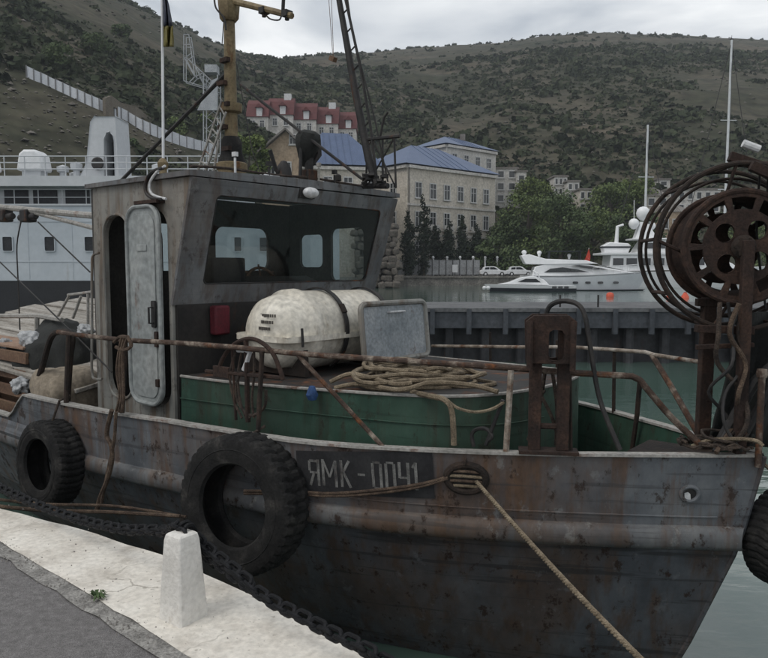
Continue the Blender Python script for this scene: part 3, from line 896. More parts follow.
# white fence running down the left slope: each panel a part
FENCEW = mat('fence_sheet_white', [(.44, .46, .49), (.55, .57, .60)], scale=.6, rough=.6, bump=0, fine=.1)
FPOST = mat('fence_post_grey', [(.12, .12, .125), (.2, .2, .205)], scale=1, bump=0)
line = [(27, 78), (48, 88), (75, 100), (100, 111), (125, 121), (145, 133), (165, 141), (190, 149), (216, 155)]
fx = np.linspace(27, 216, 27)
gp = [hit(float(x), float(np.interp(x, [q[0] for q in line], [q[1] for q in line]))) for x in fx]
for i in range(1, len(gp) - 1):   # ease the line
    gp[i] = (gp[i - 1] + gp[i] * 2 + gp[i + 1]) / 4
e = thing('hillside_fence', 'long white sheet fence running down the left hillside', 'fence', gp[13])
for i in range(len(gp) - 1):
    a_, b_ = gp[i], gp[i + 1]
    h = 2.05 + .12 * rnd.random()
    mb = MB()
    o = Vector((0, 0, 1))
    vs_ = [a_ - o, b_ - o, b_ + o * (h), a_ + o * (h)]
    nn = (b_ - a_).cross(o).normalized() * .06
    mb.add([v + nn for v in vs_] + [v - nn for v in vs_], [(0, 1, 2, 3), (7, 6, 5, 4), (0, 4, 5, 1), (1, 5, 6, 2), (2, 6, 7, 3), (3, 7, 4, 0)])
    mb.build('panel', FENCEW, e, smooth=0)
    mb = MB(); mb.box2((a_.x - .1, a_.y - .18, a_.z - 1), (a_.x + .1, a_.y - .07, a_.z + h + .1)); mb.build('post', FPOST, e, smooth=0)

# fence and lamp pillars on the far quay
FENCEG = mat('quay_fence_grey', [(.19, .195, .20), (.27, .275, .28)], scale=.5, rough=.6, bump=0)
e = thing('quay_fence', 'grey panel fence with dark posts along the far quay', 'fence', (6, 124, .28))
X0, X1 = W(398, 270, y=124).x, W(480, 270, y=124).x
N = 12
for k in range(N):
    x0 = X0 + (X1 - X0) * k / N; x1 = X0 + (X1 - X0) * (k + 1) / N
    mb = MB(); mb.box2((x0 + .06, 123.95, .5), (x1 - .06, 124.05, 3.0)); mb.box2((x0 + .06, 123.9, 1.75), (x1 - .06, 123.96, 1.85)); mb.build('panel', FENCEG, e, smooth=0)
    mb = MB(); mb.box2((x0 - .06, 123.85, .28), (x0 + .06, 124.1, 3.2)); mb.build('post', BLACK, e, smooth=0)
for k, px in enumerate((433, 447, 460, 473, 485, 497, 509)):
    p = W(px, 275, y=125.5)
    tall = px > 480
    lab = 'white globe-topped pillar behind the grey quay fence' if not tall else 'white globe-topped pillar standing by the parked cars'
    e = thing('lamp_pillar', lab, 'lamp', (p.x, 125.5, .28), group='pillars behind the quay fence' if not tall else 'pillars by the parked cars')
    mb = MB(); mb.lathe([(.2, .28), (.2, .5), (.15, .55), (.14, 3.0), (.2, 3.05), (.2, 3.2)], Matrix.Translation((p.x, 125.5, 0)), 10); mb.build('post', WHITEW, e)
    mb = MB(); mb.lathe([(0, 3.2), (.16, 3.25), (.25, 3.45), (.16, 3.68), (0, 3.74)], Matrix.Translation((p.x, 125.5, 0)), 12); mb.build('globe', WHITEP, e)
e = thing('notice_board', 'pale blank board standing in front of the quay fence', 'sign', (W(455, 270, y=123).x, 123, .28))
xq = W(455, 270, y=123).x
mb = MB(); mb.box2((xq - .45, 122.97, .9), (xq + .45, 123.03, 2.2)); mb.build('board', WHITEW, e, smooth=0)
mb = MB(); mb.box2((xq - .05, 123.03, .28), (xq + .05, 123.1, 2.1)); mb.build('leg', BLACK, e, smooth=0)
ESTONE = mat('embankment_stone', [(.055, .048, .04), (.09, .08, .068), (.14, .125, .108)], scale=.6, rough=.95, bump=0, fine=.4)
# rough stone embankment beside the wheelhouse edge
e = thing('stone_embankment', 'rough stacked stone retaining wall under the cream building', 'wall', (-1, 107, WATER))
for r in range(11):
    for c in range(6):
        x = -3.9 + c * 1.1 + (r % 2) * .4 + rnd.uniform(-.25, .25) - .05 * r; z = WATER + r * .95 + rnd.uniform(-.12, .12)
        mb = MB(); s = (rnd.uniform(.7, 1.5), 1.6, rnd.uniform(.65, 1.2))
        mb.boxm(Matrix.Translation((x, 106.4 + r * .16 + rnd.uniform(-.2, .2), z + .5)) @ Matrix.Rotation(rnd.uniform(-.5, .5), 4, 'Z') @ Matrix.Rotation(rnd.uniform(-.35, .35), 4, 'Y') @ Matrix.Rotation(rnd.uniform(-.3, .3), 4, 'X'), s)
        mb.build('stone', ESTONE, e, smooth=0, bevel=.22, seg=2)
mb = MB(); mb.box2((-4.4, 108.2, -3), (1.5, 110.6, 8.0)); mb.build('core', ESTONE, e, smooth=0)

# parked cars
def car(label, px, Y, L=4.6):
    p = W(px, 275, y=Y)
    e = thing('parked_car', label, 'car', (p.x, Y, .29), group='white cars on the far quay')
    M = Matrix.Translation((p.x, Y, .29))
    mb = MB(); prof = [(-2.25, .35), (-2.3, .75), (-2.15, 1.0), (-1.2, 1.05), (1.0, 1.02), (2.0, .9), (2.28, .7), (2.3, .35), (1.9, .28), (-1.9, .28)]
    mb.slab(prof, lambda x, z: .88 - .06 * abs(x / 2.3) ** 3, M); body = mb.build('body', WHITEP, e, bevel=.06)
    mb = MB(); mb.slab([(-1.9, 1.0), (-1.65, 1.5), (-1.2, 1.62), (.1, 1.62), (.5, 1.5), (1.15, 1.0)], lambda x, z: .84 - .22 * max(0, z - 1), M); mb.build('cabin', WHITEP, e, bevel=.05)
    for s in (-1, 1):
        for q in ([(-1.55, 1.06), (-1.42, 1.45), (-.75, 1.5), (-.75, 1.06)], [(-.65, 1.06), (-.65, 1.5), (.05, 1.5), (.3, 1.4), (.78, 1.06)]):
            mb = MB(); mb.slab(q, lambda x, z: .008, M @ Matrix.Translation((0, s * .815, 0))); mb.build('side_window', DGLASS, e, smooth=0)
        for x in (-1.4, 1.4):
            mb = MB(); mb.lathe([(0, -.1), (.2, -.1), (.33, -.1), (.35, -.05), (.35, .05), (.33, .1), (.2, .1), (0, .1)], M @ Matrix.Translation((x, s * .8, .34)) @ Matrix.Rotation(PI / 2, 4, 'X'), 18); t_ = mb.build('wheel', RUBBER, e)
            mb = MB(); mb.lathe([(0, .0), (.19, .0), (.2, .02)], M @ Matrix.Translation((x, s * .905, .34)) @ Matrix.Rotation(s * PI / 2, 4, 'X'), 14); mb.build('rim', WHITEW, t_)
        mb = MB(); mb.box((p.x + 2.22, Y + s * .6, .29 + .72), (.12, .35, .14)); mb.build('headlight', WHITEW, e)
car('white estate car parked at the end of the quay fence', 493, 123.5)
car('white car parked on the far quay half behind the small motorboat', 519, 123.8)

# trees: along the shore and up the slope
tl = [(505, 262, 250, 42, 4), (528, 268, 185, 62, 0), (560, 268, 188, 58, 1), (592, 268, 205, 50, 0), (618, 262, 215, 44, 1), (545, 268, 222, 46, 2),
      (487, 270, 238, 34, 1), (508, 268, 205, 40, 1), (575, 262, 195, 40, 1), (640, 262, 210, 40, 1), (535, 215, 180, 40, 2), (610, 225, 186, 46, 0), (632, 215, 178, 40, 2), (690, 262, 222, 50, 1), (740, 262, 215, 60, 0), (470, 268, 240, 30, 2)]
lab = ['small round tree by the end of the quay fence', 'broad green tree between cream building and yacht', 'dark broad tree behind the yacht flybridge', 'green tree behind the yacht with the red flag',
       'dark tree left of the radar dome mast', 'bright young tree in front of the broad green tree', 'low dark tree against the cream facade end', 'dark tree beside the pale flat roofed block', 'dark tree below the white terrace houses',
       'dark tree behind the radar domes', 'yellow-green tree below the flat roofed block', 'green tree on the slope right of the terrace', 'yellow-green tree near the thinner sail mast', 'dark tree behind the hauler hoops', 'broad tree behind the hauler drum', 'bright shrub tree among the cypresses']
for i, (px, pb, pt, w, mi) in enumerate(tl):
    Y = 127 + (i * 7) % 14 if pb > 240 else hit(px, pb).y
    base = W(px, pb, y=Y); top = W(px, pt, y=Y)
    base.z = T(base.x, base.y) if pb <= 240 else min(base.z, 1.0)
    base.z = min(base.z, top.z - 4)
    tree(lab[i], base, top.z - base.z, w / FPX * Y * 1.12, mi % 3, 40 + i)
for i, (px, pt, w, l_) in enumerate([(423, 198, 15, 'tall dark cypress before the cream facade'), (408, 212, 17, 'dark cypress at the left corner of the cream facade'), (449, 222, 17, 'dark cypress before the middle of the cream facade'), (463, 216, 15, 'slim dark cypress near the right end of the cream facade'), (437, 226, 15, 'short dark cypress between the taller cypresses'), (476, 224, 16, 'short dark cypress beside the facade end')]):
    b = W(px, 266, y=124.5 + i * .4 + 1.5); t_ = W(px, pt, y=124.5 + i * .4 + 1.5)
    if i in (0, 1): b.y = t_.y = 123.2
    cypress(l_, (b.x, b.y, .3), t_.z - .3, w / FPX * 125, 80 + i)
b = hit(250, 172, 60); t_ = W(250, 116, y=104)
b = W(250, 178, y=104)
tree('bright green tree beside the ochre mast', (b.x, 104, b.z - 6), t_.z - b.z + 6, 6.2, 2, 99)
for i, (px, py, w) in enumerate([(135, 140, 12), (178, 128, 22), (60, 62, 30), (208, 120, 18), (95, 48, 26), (122, 30, 18)]):
    p = hit(px, py + 8)
    tree(['dark shrubby tree over the white fence', 'green tree below the stone ruin', 'dark tree above the fence top end', 'green tree beside the lattice crane', 'dark tree on the left slope below the crest', 'dark tree near the left crest'][i], (p.x, p.y, p.z - .5), w * .9 / FPX * p.y, w * 1.2 / FPX * p.y, [1, 0, 1, 0, 1, 1][i], 120 + i, group='trees on the left slope', n=1600)

# ------------------------------------------------------------------ harbour craft in the distance
YW = mat('yacht_gelcoat', [(.70, .71, .72), (.78, .785, .79)], scale=.4, rough=.25, bump=0, fine=.03)
YGREY = mat('yacht_hull_grey', [(.55, .57, .60), (.63, .65, .67)], scale=.4, rough=.3, bump=0, fine=.03)
NAVY = mat('navy_antifoul', [(.015, .018, .025), (.03, .034, .042)], scale=.5, rough=.5, bump=0)
REDF = mat('red_cloth', [(.35, .03, .02), (.5, .06, .03)], scale=3, bump=0)
ORANGE = mat('orange_buoy', [(.55, .09, .05), (.7, .14, .08)], scale=3, bump=0)

def loft_hull(mb, M, L, B, zk, zs, bow=.55, flare=.8, nst=22, sheer=.35):
    """hull along +x (bow), origin at stern on the waterline"""
    vs_, fs = [], []
    lv = 6
    for i in range(nst + 1):
        t = i / nst
        for k in range(lv):
            q = k / (lv - 1)
            x = L * (t * (1 - .10 * (1 - q)) if t > .5 else t * (1 - .10 * (1 - q)))
            hb = B / 2 * (1 - max(0, (t - bow) / (1 - bow)) ** 2.2) * (.72 + .28 * q ** flare)
            z = zk + (zs + sheer * max(0, t - .3) ** 1.5 - zk) * q
            vs_.append(M @ Vector((x, -hb, z)))
        for k in range(lv):
            q = k / (lv - 1)
            x = L * (t * (1 - .10 * (1 - q)))
            hb = B / 2 * (1 - max(0, (t - bow) / (1 - bow)) ** 2.2) * (.72 + .28 * q ** flare)
            z = zk + (zs + sheer * max(0, t - .3) ** 1.5 - zk) * q
            vs_.append(M @ Vector((x, hb, z)))
    S = 2 * lv
    for i in range(nst):
        for k in range(lv - 1):
            fs.append((i * S + k, (i + 1) * S + k, (i + 1) * S + k + 1, i * S + k + 1))
            fs.append((i * S + lv + k, i * S + lv + k + 1, (i + 1) * S + lv + k + 1, (i + 1) * S + lv + k))
        fs.append((i * S + lv - 1, (i + 1) * S + lv - 1, (i + 1) * S + 2 * lv - 1, i * S + 2 * lv - 1))
    fs.append(tuple([k for k in range(lv)] + [2 * lv - 1 - k for k in range(lv)]))
    mb.add(vs_, fs)

# motor yacht, bow to the right
p = W(521, 290, y=97); M = Matrix.Translation((p.x, 97, WATER)) @ Matrix.Rotation(rad(-6), 4, 'Z')
e = thing('motor_yacht', 'white motor yacht with sweeping dark windows and red flag', 'yacht', M.translation)
mb = MB(); loft_hull(mb, M, 16.6, 4.6, -.3, 1.75, sheer=1.0); hull = mb.build('hull', YGREY, e)
mb = MB(); loft_hull(mb, M @ Matrix.Translation((-.05, 0, -.02)), 16.3, 4.3, -.5, .14, sheer=.05); mb.build('antifouling', NAVY, e)
mb = MB(); loft_hull(mb, M @ Matrix.Translation((0, 0, 1.72)), 16.65, 4.7, 0, .22, sheer=1.0); mb.build('rub_rail', YW, e)
mb = MB(); mb.slab([(1.2, 1.8), (1.6, 3.1), (3.5, 3.6), (8.0, 3.55), (10.6, 3.0), (14.6, 2.35), (14.8, 2.1), (1.2, 1.9)][:-1], lambda x, z: (2.0 - .22 * (z - 1.8)) * (1 - max(0, (x - 8) / 8.5) ** 2 * .75), M); mb.build('deckhouse', YW, e, bevel=.12)
mb = MB(); mb.slab([(.4, 3.45), (-.2, 4.6), (.9, 4.75), (3.0, 4.15), (8.2, 3.95), (9.8, 3.5), (3, 3.4)], lambda x, z: 1.75 - .1 * (z - 3.4), M); mb.build('flybridge', YW, e, bevel=.08)
for s in (-1, 1):
    for q in ([(2.8, 2.35), (3.6, 2.85), (5.2, 3.05), (7.2, 2.75), (8.6, 2.4)], [(6.3, 3.25), (7.3, 3.35), (9.0, 3.15), (11.0, 2.75), (9.4, 2.75), (8.1, 2.95)]):
        xc_ = sum(a for a, b in q) / len(q); zc_ = sum(b for a, b in q) / len(q)
        mb = MB(); mb.slab(q, lambda x, z: .05, M @ Matrix.Translation((0, s * ((2.0 - .22 * (zc_ - 1.8)) * (1 - max(0, (xc_ - 8) / 8.5) ** 2 * .75) - .02), 0))); mb.build('side_window', DGLASS, e, smooth=0)
    for x in (6.8, 8.4, 10.0, 12.0):
        yb = 2.3 * (1 - max(0, (x / 16.6 - .55) / .45) ** 2.2) * .93
        mb = MB(); mb.plate(rr(-.35, -.14, .35, .14, .12, 3), [], frame_of(M @ Vector((x, s * (yb + .01), 1.05)), M.to_3x3() @ Vector((1, 0, 0)), (0, 0, 1)), .06 * -s); mb.build('porthole', DGLASS, e, smooth=0)
mb = MB(); mb.slab([(9.9, 3.35), (11.2, 3.0), (13.3, 2.55), (11.0, 2.95)], lambda x, z: 1.2, M @ Matrix.Translation((0, 0, .08))); mb.build('windscreen', DGLASS, e, smooth=0)
for x, z, r in ((.3, 5.0, .35), (2.3, 4.95, .32), (6.2, 4.6, .28)):
    mb = MB(); mb.lathe([(0, -.5), (r * .5, -.45), (r * .6, -.25), (r, 0), (r * .8, r * .7), (0, r)], M @ Matrix.Translation((x, -.3, z)), 14); mb.build('radar_dome', YW, e)
mb = MB(); mb.boxm(M @ Matrix.Translation((5.6, 0, 5.15)), (4.5, 2.4, .08))
for x in (3.6, 7.6): mb.boxm(M @ Matrix.Translation((x, 0, 4.6)), (.08, 2.2, 1.1))
mb.build('bimini', NAVY, e, smooth=0)
mb = MB(); mb.tube([M @ Vector((8.7, 0, 3.6)), M @ Vector((8.8, 0, 5.6))], .04, 5); fl = mb.build('flagstaff', YW, e)
mb = MB(); mb.slab([(8.2, 3.9), (8.95, 3.7), (9.0, 4.6), (8.8, 5.5), (8.55, 4.7)], lambda x, z: .06 + .04 * math.sin(z * 5), M); mb.build('flag', REDF, fl)
mb = MB()
for s in (-1, 1):
    mb.tube([M @ Vector((9 + k * .9, s * 2.15 * (1 - max(0, ((9 + k * .9) / 16.6 - .55) / .45) ** 2.2), 2.95 + k * .07)) for k in range(8)], .03, 5)
    for k in range(8):
        xx = 9 + k * .9; yb = s * 2.15 * (1 - max(0, (xx / 16.6 - .55) / .45) ** 2.2)
        mb.tube([M @ Vector((xx, yb, 2.2)), M @ Vector((xx, yb, 2.95 + k * .07))], .02, 4)
mb.build('bow_rail', WHITEW, e)

# small motorboat in front of it
p = W(484, 290, y=92); M = Matrix.Translation((p.x, 92, WATER)) @ Matrix.Rotation(rad(178), 4, 'Z') @ Matrix.Translation((-11.3, 0, 0))
e = thing('small_motorboat', 'low white motorboat with dark hull bottom moored before the yacht', 'boat', (p.x + 5.6, 92, WATER))
mb = MB(); loft_hull(mb, M, 11.3, 3.2, -.3, .75, sheer=.25); mb.build('hull', YW, e)
mb = MB(); loft_hull(mb, M @ Matrix.Translation((-.05, 0, -.02)), 11.1, 3.24, -.5, .42, sheer=.1); mb.build('dark_bottom', NAVY, e)
mb = MB(); mb.slab([(3.2, .8), (3.9, 1.5), (5.2, 1.95), (6.6, 1.8), (8.2, 1.15), (9.6, .9)], lambda x, z: 1.3 - .2 * z - max(0, x - 6) * .12, M); mb.build('cabin', YW, e, bevel=.08)
for s in (-1, 1):
    mb = MB(); mb.slab([(4.3, 1.15), (4.9, 1.6), (6.2, 1.6), (7.2, 1.2)], lambda x, z: .04, M @ Matrix.Translation((0, s * 1.02, 0))); mb.build('side_window', DGLASS, e, smooth=0)
mb = MB(); mb.tube([M @ Vector(q) for q in ((4.2, -1.1, .9), (4.7, -1.1, 2.3), (5.1, 0, 2.6), (4.7, 1.1, 2.3), (4.2, 1.1, .9))], .07, 6); mb.build('targa_arch', YW, e)
for x in (10.9, 11.35):
    mb = MB(); mb.lathe([(0, -.26), (.2, -.2), (.27, 0), (.2, .2), (0, .26)], M @ Matrix.Translation((x, 1.2 if x < 11 else .9, .45)), 12); mb.build('fender', WHITEP, e)
for k in range(3):
    mb = MB(); mb.boxm(M @ Matrix.Translation((1.2 + k * .75, 1.5, .55)), (.55, .2, .24)); mb.build('hull_mark', DGLASS, e, smooth=0)

# larger yacht behind, stern to the left
p = W(598, 290, y=112); M = Matrix.Translation((p.x, 112, WATER)) @ Matrix.Rotation(rad(-4), 4, 'Z')
e = thing('large_yacht', 'large white yacht with radar dome mast and two window decks', 'yacht', M.translation)
mb = MB(); loft_hull(mb, M, 27, 6.4, -.3, 2.4, sheer=1.6); mb.build('hull', YW, e)
mb = MB(); mb.slab([(1.0, 2.4), (1.2, 4.9), (16.5, 4.9), (19.5, 3.6), (20.5, 2.9)], lambda x, z: 2.7 - max(0, x - 12) * .14, M); mb.build('main_deckhouse', YW, e, bevel=.1)
mb = MB(); mb.slab([(-.3, 4.9), (-.3, 5.25), (16, 5.25), (17, 4.9)], lambda x, z: 2.95 - max(0, x - 12) * .15, M); mb.build('upper_deck', YW, e, bevel=.06)
mb = MB(); mb.slab([(5.2, 5.25), (6.4, 7.2), (12.5, 7.2), (14.8, 5.25)], lambda x, z: 2.2, M); mb.build('wheelhouse', YW, e, bevel=.1)
mb = MB(); mb.slab([(4.6, 7.2), (4.6, 7.45), (12.8, 7.45), (13.2, 7.2)], lambda x, z: 2.5, M); mb.build('hardtop', YW, e, bevel=.05)
for s in (-1, 1):
    for k in range(7):
        mb = MB(); mb.boxm(M @ Matrix.Translation((2.3 + k * 2.0, s * (2.7 - max(0, 2.3 + k * 2 - 12) * .14), 3.9)), (1.55, .08, 1.05)); mb.build('side_window', DGLASS, e, smooth=0)
    for k in range(4):
        mb = MB(); mb.boxm(M @ Matrix.Translation((7.0 + k * 1.65, s * 2.2, 6.3)), (1.3, .08, .85)); mb.build('side_window', DGLASS, e, smooth=0)
mb = MB(); mb.slab([(5.2, 7.4), (6.0, 9.9), (7.0, 9.9), (8.6, 7.4)], lambda x, z: .9 - .2 * (z - 7.4) / 2.5, M); mast = mb.build('radar_mast', YW, e, bevel=.05)
for x, y, z, r in ((6.5, 0, 11.3, 1.05), (5.0, -.6, 9.7, .8), (8.0, .3, 9.4, .55)):
    mb = MB(); mb.lathe([(0, -r * 1.1), (r * .4, -r), (r * .85, -r * .5), (r, 0), (r * .85, r * .55), (r * .5, r * .87), (0, r)], M @ Matrix.Translation((x, y, z)), 18); mb.build('radar_dome', YW, mast)
mb = MB(); mb.tube([M @ Vector((5.2, 0, 9)), M @ Vector((5.1, 0, 13.3))], .05, 5); mb.build('whip_antenna', YW, mast)
mb = MB(); mb.slab([(.6, 5.25), (.3, 6.3), (1.4, 6.9), (4.2, 6.7), (4.6, 6.3), (4.2, 5.25)], lambda x, z: 1.1, M); td = mb.build('tender', YW, e, bevel=.15)
mb = MB(); mb.slab([(.35, 6.0), (.25, 6.25), (4.65, 6.25), (4.5, 6.0)], lambda x, z: 1.2, M); mb.build('tender_tube', NAVY, td)
mb = MB(); mb.tube([M @ Vector((2.6, 0, 6.6)), M @ Vector((2.7, 0, 9.3)), M @ Vector((3.6, 0, 9.6))], [.32, .26, .18], 8); mb.build('davit_crane', YW, e)

# sailing yachts: masts rise behind the hauler
def sailboat(label, px, ytop, Y, L):
    p = W(px, 285, y=Y); zt = W(px, ytop, y=Y).z
    M = Matrix.Translation((p.x - L * .55, Y, WATER))
    e = thing('sailing_yacht', label, 'sailboat', (p.x, Y, WATER))
    mb = MB(); loft_hull(mb, M, L, L * .27, -.3, 1.2, sheer=.5); mb.build('hull', YW, e)
    mb = MB(); mb.slab([(L * .25, 1.2), (L * .28, 1.85), (L * .55, 1.8), (L * .68, 1.25)], lambda x, z: L * .09, M); mb.build('coachroof', YW, e, bevel=.06)
    X = p.x
    MASTG = mat('mast_alloy', [(.48, .50, .52), (.58, .60, .61)], scale=1, rough=.4, bump=0, fine=.05)
    mb = MB(); mb.tube([(X, Y, WATER + 1.4), (X, Y, zt)], [.24, .17], 8); ms = mb.build('mast', MASTG, e)
    for q in (.4, .68):
        mb = MB(); z = WATER + (zt - WATER) * q; mb.bar((X - 1.3, Y - .1, z), (X + 1.3, Y + .1, z), .1); mb.build('spreader', MASTG, ms)
    mb = MB(); mb.tube([(X, Y, 1.6), (X - L * .4, Y, 1.9)], .15, 8); mb.build('boom', MASTG, e)
    mb = MB()
    for dx in (L * .44, -L * .52): mb.tube([(X, Y, zt - .2), (X + dx, Y, .3)], .06, 4)
    for dy in (-1, 1): mb.tube([(X, Y, zt - .4), (X + .3, Y + dy * L * .12, 0)], .025, 4)
    mb.build('rigging', BLACK, e)
    mb = MB(); mb.box((X, Y, zt + .1), (.5, .1, .2)); mb.tube([(X, Y, zt), (X, Y, zt + .7)], .03, 4); mb.build('wind_vane', BLACK, ms)
sailboat('sailing yacht with the shorter mast beside the radar domes', 643, 125, 121, 13)
sailboat('sailing yacht with the tall mast behind the net hauler', 722, 40, 116, 15)

# orange mooring buoys
for px, py, nr, l_ in ((610, 297, 1, 'orange mooring buoy floating under the yacht bow'), (670, 298, 1, 'orange cone buoy seen through the hauler hoops'), (685, 298, 1, 'orange cone buoy close beside the hauler drum')):
    p = W(px, py, z=WATER)
    e = thing('mooring_buoy', l_, 'buoy', (p.x, p.y, WATER))
    M = Matrix.Translation((p.x, p.y, WATER))
    s = p.y / 720 * .85
    mb = MB()
    if px == 610: mb.lathe([(0, -.3), (4 * s, -.1), (4.6 * s, 2 * s), (3.6 * s, 4.6 * s), (0, 5.8 * s)], M, 14)
    else: mb.lathe([(0, -.3), (4.5 * s, -.1), (4.5 * s, 1.5 * s), (1.2 * s, 7 * s), (0, 7.2 * s)], M, 14)
    mb.build('float', ORANGE, e)
    mb = MB(); mb.torus(M @ Matrix.Translation((0, 0, 6.6 * s)), .12, .03, 12, 5); mb.build('ring', BLACK, e)

# ------------------------------------------------------------------ pier behind the boat
PIERC = mat('pier_concrete', [(.07, .073, .077), (.105, .108, .112), (.14, .143, .145)], scale=.9, rough=.85, bump=.2, rust=.2, rscale=1)
PIERD = mat('pier_dark_steel', [(.016, .017, .02), (.03, .031, .035), (.05, .05, .054)], scale=1, rough=.7, bump=.2, rust=.35, rscale=1.2)
PIERB = mat('pier_beam_paint', [(.035, .041, .05), (.058, .064, .073)], scale=1, rough=.7, bump=.2, rust=.25, rscale=1.5)
PZ = W(420, 308, y=22).z
e = thing('pier', 'long low dark pier with grey deck and bracket posts beyond the boat', 'pier', (5, 24, WATER))
X0, X1 = -9, 30
mb = MB(); mb.box2((X0, 22, PZ - .12), (X1, 26.0, PZ)); mb.build('deck', PIERC, e, smooth=0)
mb = MB(); mb.box2((X0, 22.06, PZ - .62), (X1, 22.25, PZ - .125)); mb.build('edge_beam', PIERB, e, smooth=0)
mb = MB(); mb.box2((X0, 22.6, -4), (X1, 25.8, PZ - .13)); mb.build('wall', PIERD, e, smooth=0)
k = 0; x = X0 + .4
while x < X1:
    mb = MB(); mb.box2((x - .07, 21.93, PZ - .8), (x + .07, 22.07, PZ - .03)); mb.build('bracket', PIERB, e, smooth=0)
    mb = MB(); mb.tube([(x + .55, 22.35, -3.5), (x + .55, 22.35, PZ - .3)], .16, 8); mb.build('pile', PIERD, e)
    x += 1.12
for px in (560, 598):
    p = W(px, 308, y=22.5)
    mb = MB(); mb.tube([(p.x, 22.5, PZ - .05), (p.x, 22.5, PZ + .38)], .03, 6); mb.build('post', BLACK, e)

# ------------------------------------------------------------------ the passenger ship on the left
SHIPW = mat('ship_white', [(.42, .44, .46), (.50, .515, .53)], scale=.4, rough=.5, bump=0, fine=.05, rust=.12, rscale=.8)
SHIPB = mat('ship_pale_blue', [(.36, .40, .435), (.43, .465, .495)], scale=.3, rough=.5, bump=0, fine=.05, rust=.30, rscale=.9, rstretch=(2, 2, .25), rcol=((.22, .20, .18), (.36, .35, .34)))
SHIPGL = mat('ship_window_glass', [(.02, .021, .024), (.035, .036, .04)], scale=1, rough=.45, bump=0, spec=.2)
SHIPK = mat('ship_black_paint', [(.008, .009, .011), (.015, .016, .019)], scale=1, rough=.5, bump=0)
SY = 47.0
def sx(px): return W(px, 240, y=SY).x
def sz(py): return W(0, py, y=SY).z
e = thing('passenger_ship', 'pale blue and white passenger ship with dark lower hull', 'ship', (-25, SY + 4, WATER))
XR = sx(335)
def ship_hull(z0, z1, m, name, off=0):
    mb = MB()
    pl = [(-60, SY - off), (sx(200), SY - off), (sx(270), SY + 1.2 - off), (XR, SY + 4.5), (sx(270), SY + 8 + off), (-60, SY + 9 + off)]
    n = len(pl)
    mb.add([(x, y, z0) for x, y in pl] + [(x, y, z1) for x, y in pl], [tuple(range(n - 1, -1, -1)), tuple(range(n, 2 * n))] + [(i, (i + 1) % n, (i + 1) % n + n, i + n) for i in range(n)])
    return mb.build(name, m, e, smooth=0)
ship_hull(-3, sz(281), SHIPK, 'lower_hull')
hl = ship_hull(sz(280.7), sz(206), SHIPB, 'hull', .03)
ship_hull(sz(205.8), sz(204), SHIPW, 'rubbing_band', .12)
for px in (8, 50, 90, 130, 235, 262):
    c = Vector((sx(px), SY - .05 + (1.0 if px > 250 else .6 if px > 210 else 0), sz(244)))
    mb = MB(); mb.plate(rr(-.36, -.5, .36, .5, .1, 3), [rr(-.31, -.45, .31, .45, .08, 3)], frame_of(c, (1, 0, 0), (0, 0, 1)), .07); w_ = mb.build('window', SHIPB, hl, smooth=0)
    mb = MB(); mb.box(c, (.6, .04, .9)); mb.build('pane', SHIPGL, w_, smooth=0)
for py in (222, 262):
    mb = MB(); mb.box2((-59, SY - .06, sz(py)), (sx(199), SY - .02, sz(py) + .05)); mb.build('plate_seam', SHIPB, hl, smooth=0)
for px in (-30, 28, 72, 112, 160):
    mb = MB(); mb.box2((sx(px), SY - .05, sz(279)), (sx(px) + .04, SY - .02, sz(208))); mb.build('plate_seam', SHIPB, hl, smooth=0)
mb = MB()
for h in (.5, 1.0): mb.tube([(-58, SY + .1, sz(205) + h), (sx(235), SY + .1, sz(205) + h)], .03, 5)
for k in range(30): mb.tube([(-58 + 1.55 * k, SY + .1, sz(205)), (-58 + 1.55 * k, SY + .1, sz(205) + 1.0)], .03, 5)
mb.build('side_railing', SHIPW, e)
# deckhouse with large dark windows
mb = MB(); mb.box2((-58, SY + .6, sz(205.8)), (sx(235), SY + 7.5, sz(187))); dh = mb.build('deckhouse', SHIPW, e, smooth=0)
wx = [-75, -39, 2, 31, 63.5, 105, 142, 178]
for k, px in enumerate(wx[:-1]):
    a0 = px if k else -75
    x0, x1 = sx(a0), sx(a0 + 24)
    mb = MB(); mb.box2((x0, SY + .52, sz(204)), (x1, SY + .62, sz(188.5))); mb.build('window', SHIPGL, dh, smooth=0)
mb = MB(); mb.box2((-58, SY - .6, sz(187)), (sx(240), SY + 8.3, sz(177))); mb.build('upper_deck', SHIPW, e, smooth=0)
zt = sz(177)
mb = MB()
for h in (.45, .85, 1.25): mb.tube([(-58, SY - .4, zt + h), (sx(240), SY - .4, zt + h)], .035, 5)
x = -58
while x < sx(240):
    mb.tube([(x, SY - .4, zt), (x, SY - .4, zt + 1.25)], .035, 5); x += 1.3
mb.build('railing', SHIPW, e)
mb = MB(); M = frame_of((sx(74), SY + 1.2, zt), (1, 0, 0), (0, 0, 1)); k = SY / 720
mb.plate([(0, 0), (.5, 1.1), (13 * k, 57 * k), (17 * k, 62 * k), (38 * k, 62 * k), (40 * k, 0)], [[(25 * k, .1), (36 * k, .1), (36 * k, 38 * k), (35 * k, 43 * k), (32 * k, 47 * k), (29 * k, 46 * k), (26 * k, 40 * k)]], M, -2.4)
fn = mb.build('funnel', SHIPW, e, smooth=0, bevel=.06)
mb = MB(); mb.boxm(M @ Matrix.Translation((30.5 * k, 23 * k, -1.6)), (11 * k, 46 * k, .1)); mb.build('funnel_recess', NAVY, fn, smooth=0)
mb = MB(); mb.lathe([(0, -.08), (.35, -.08), (.42, 0), (.35, .08), (0, .08)], frame_of((sx(94), SY + 1.0, zt + 1.0), (1, 0, 0), (0, 0, 1)), 16); mb.build('lifebuoy', BLACK, fn)
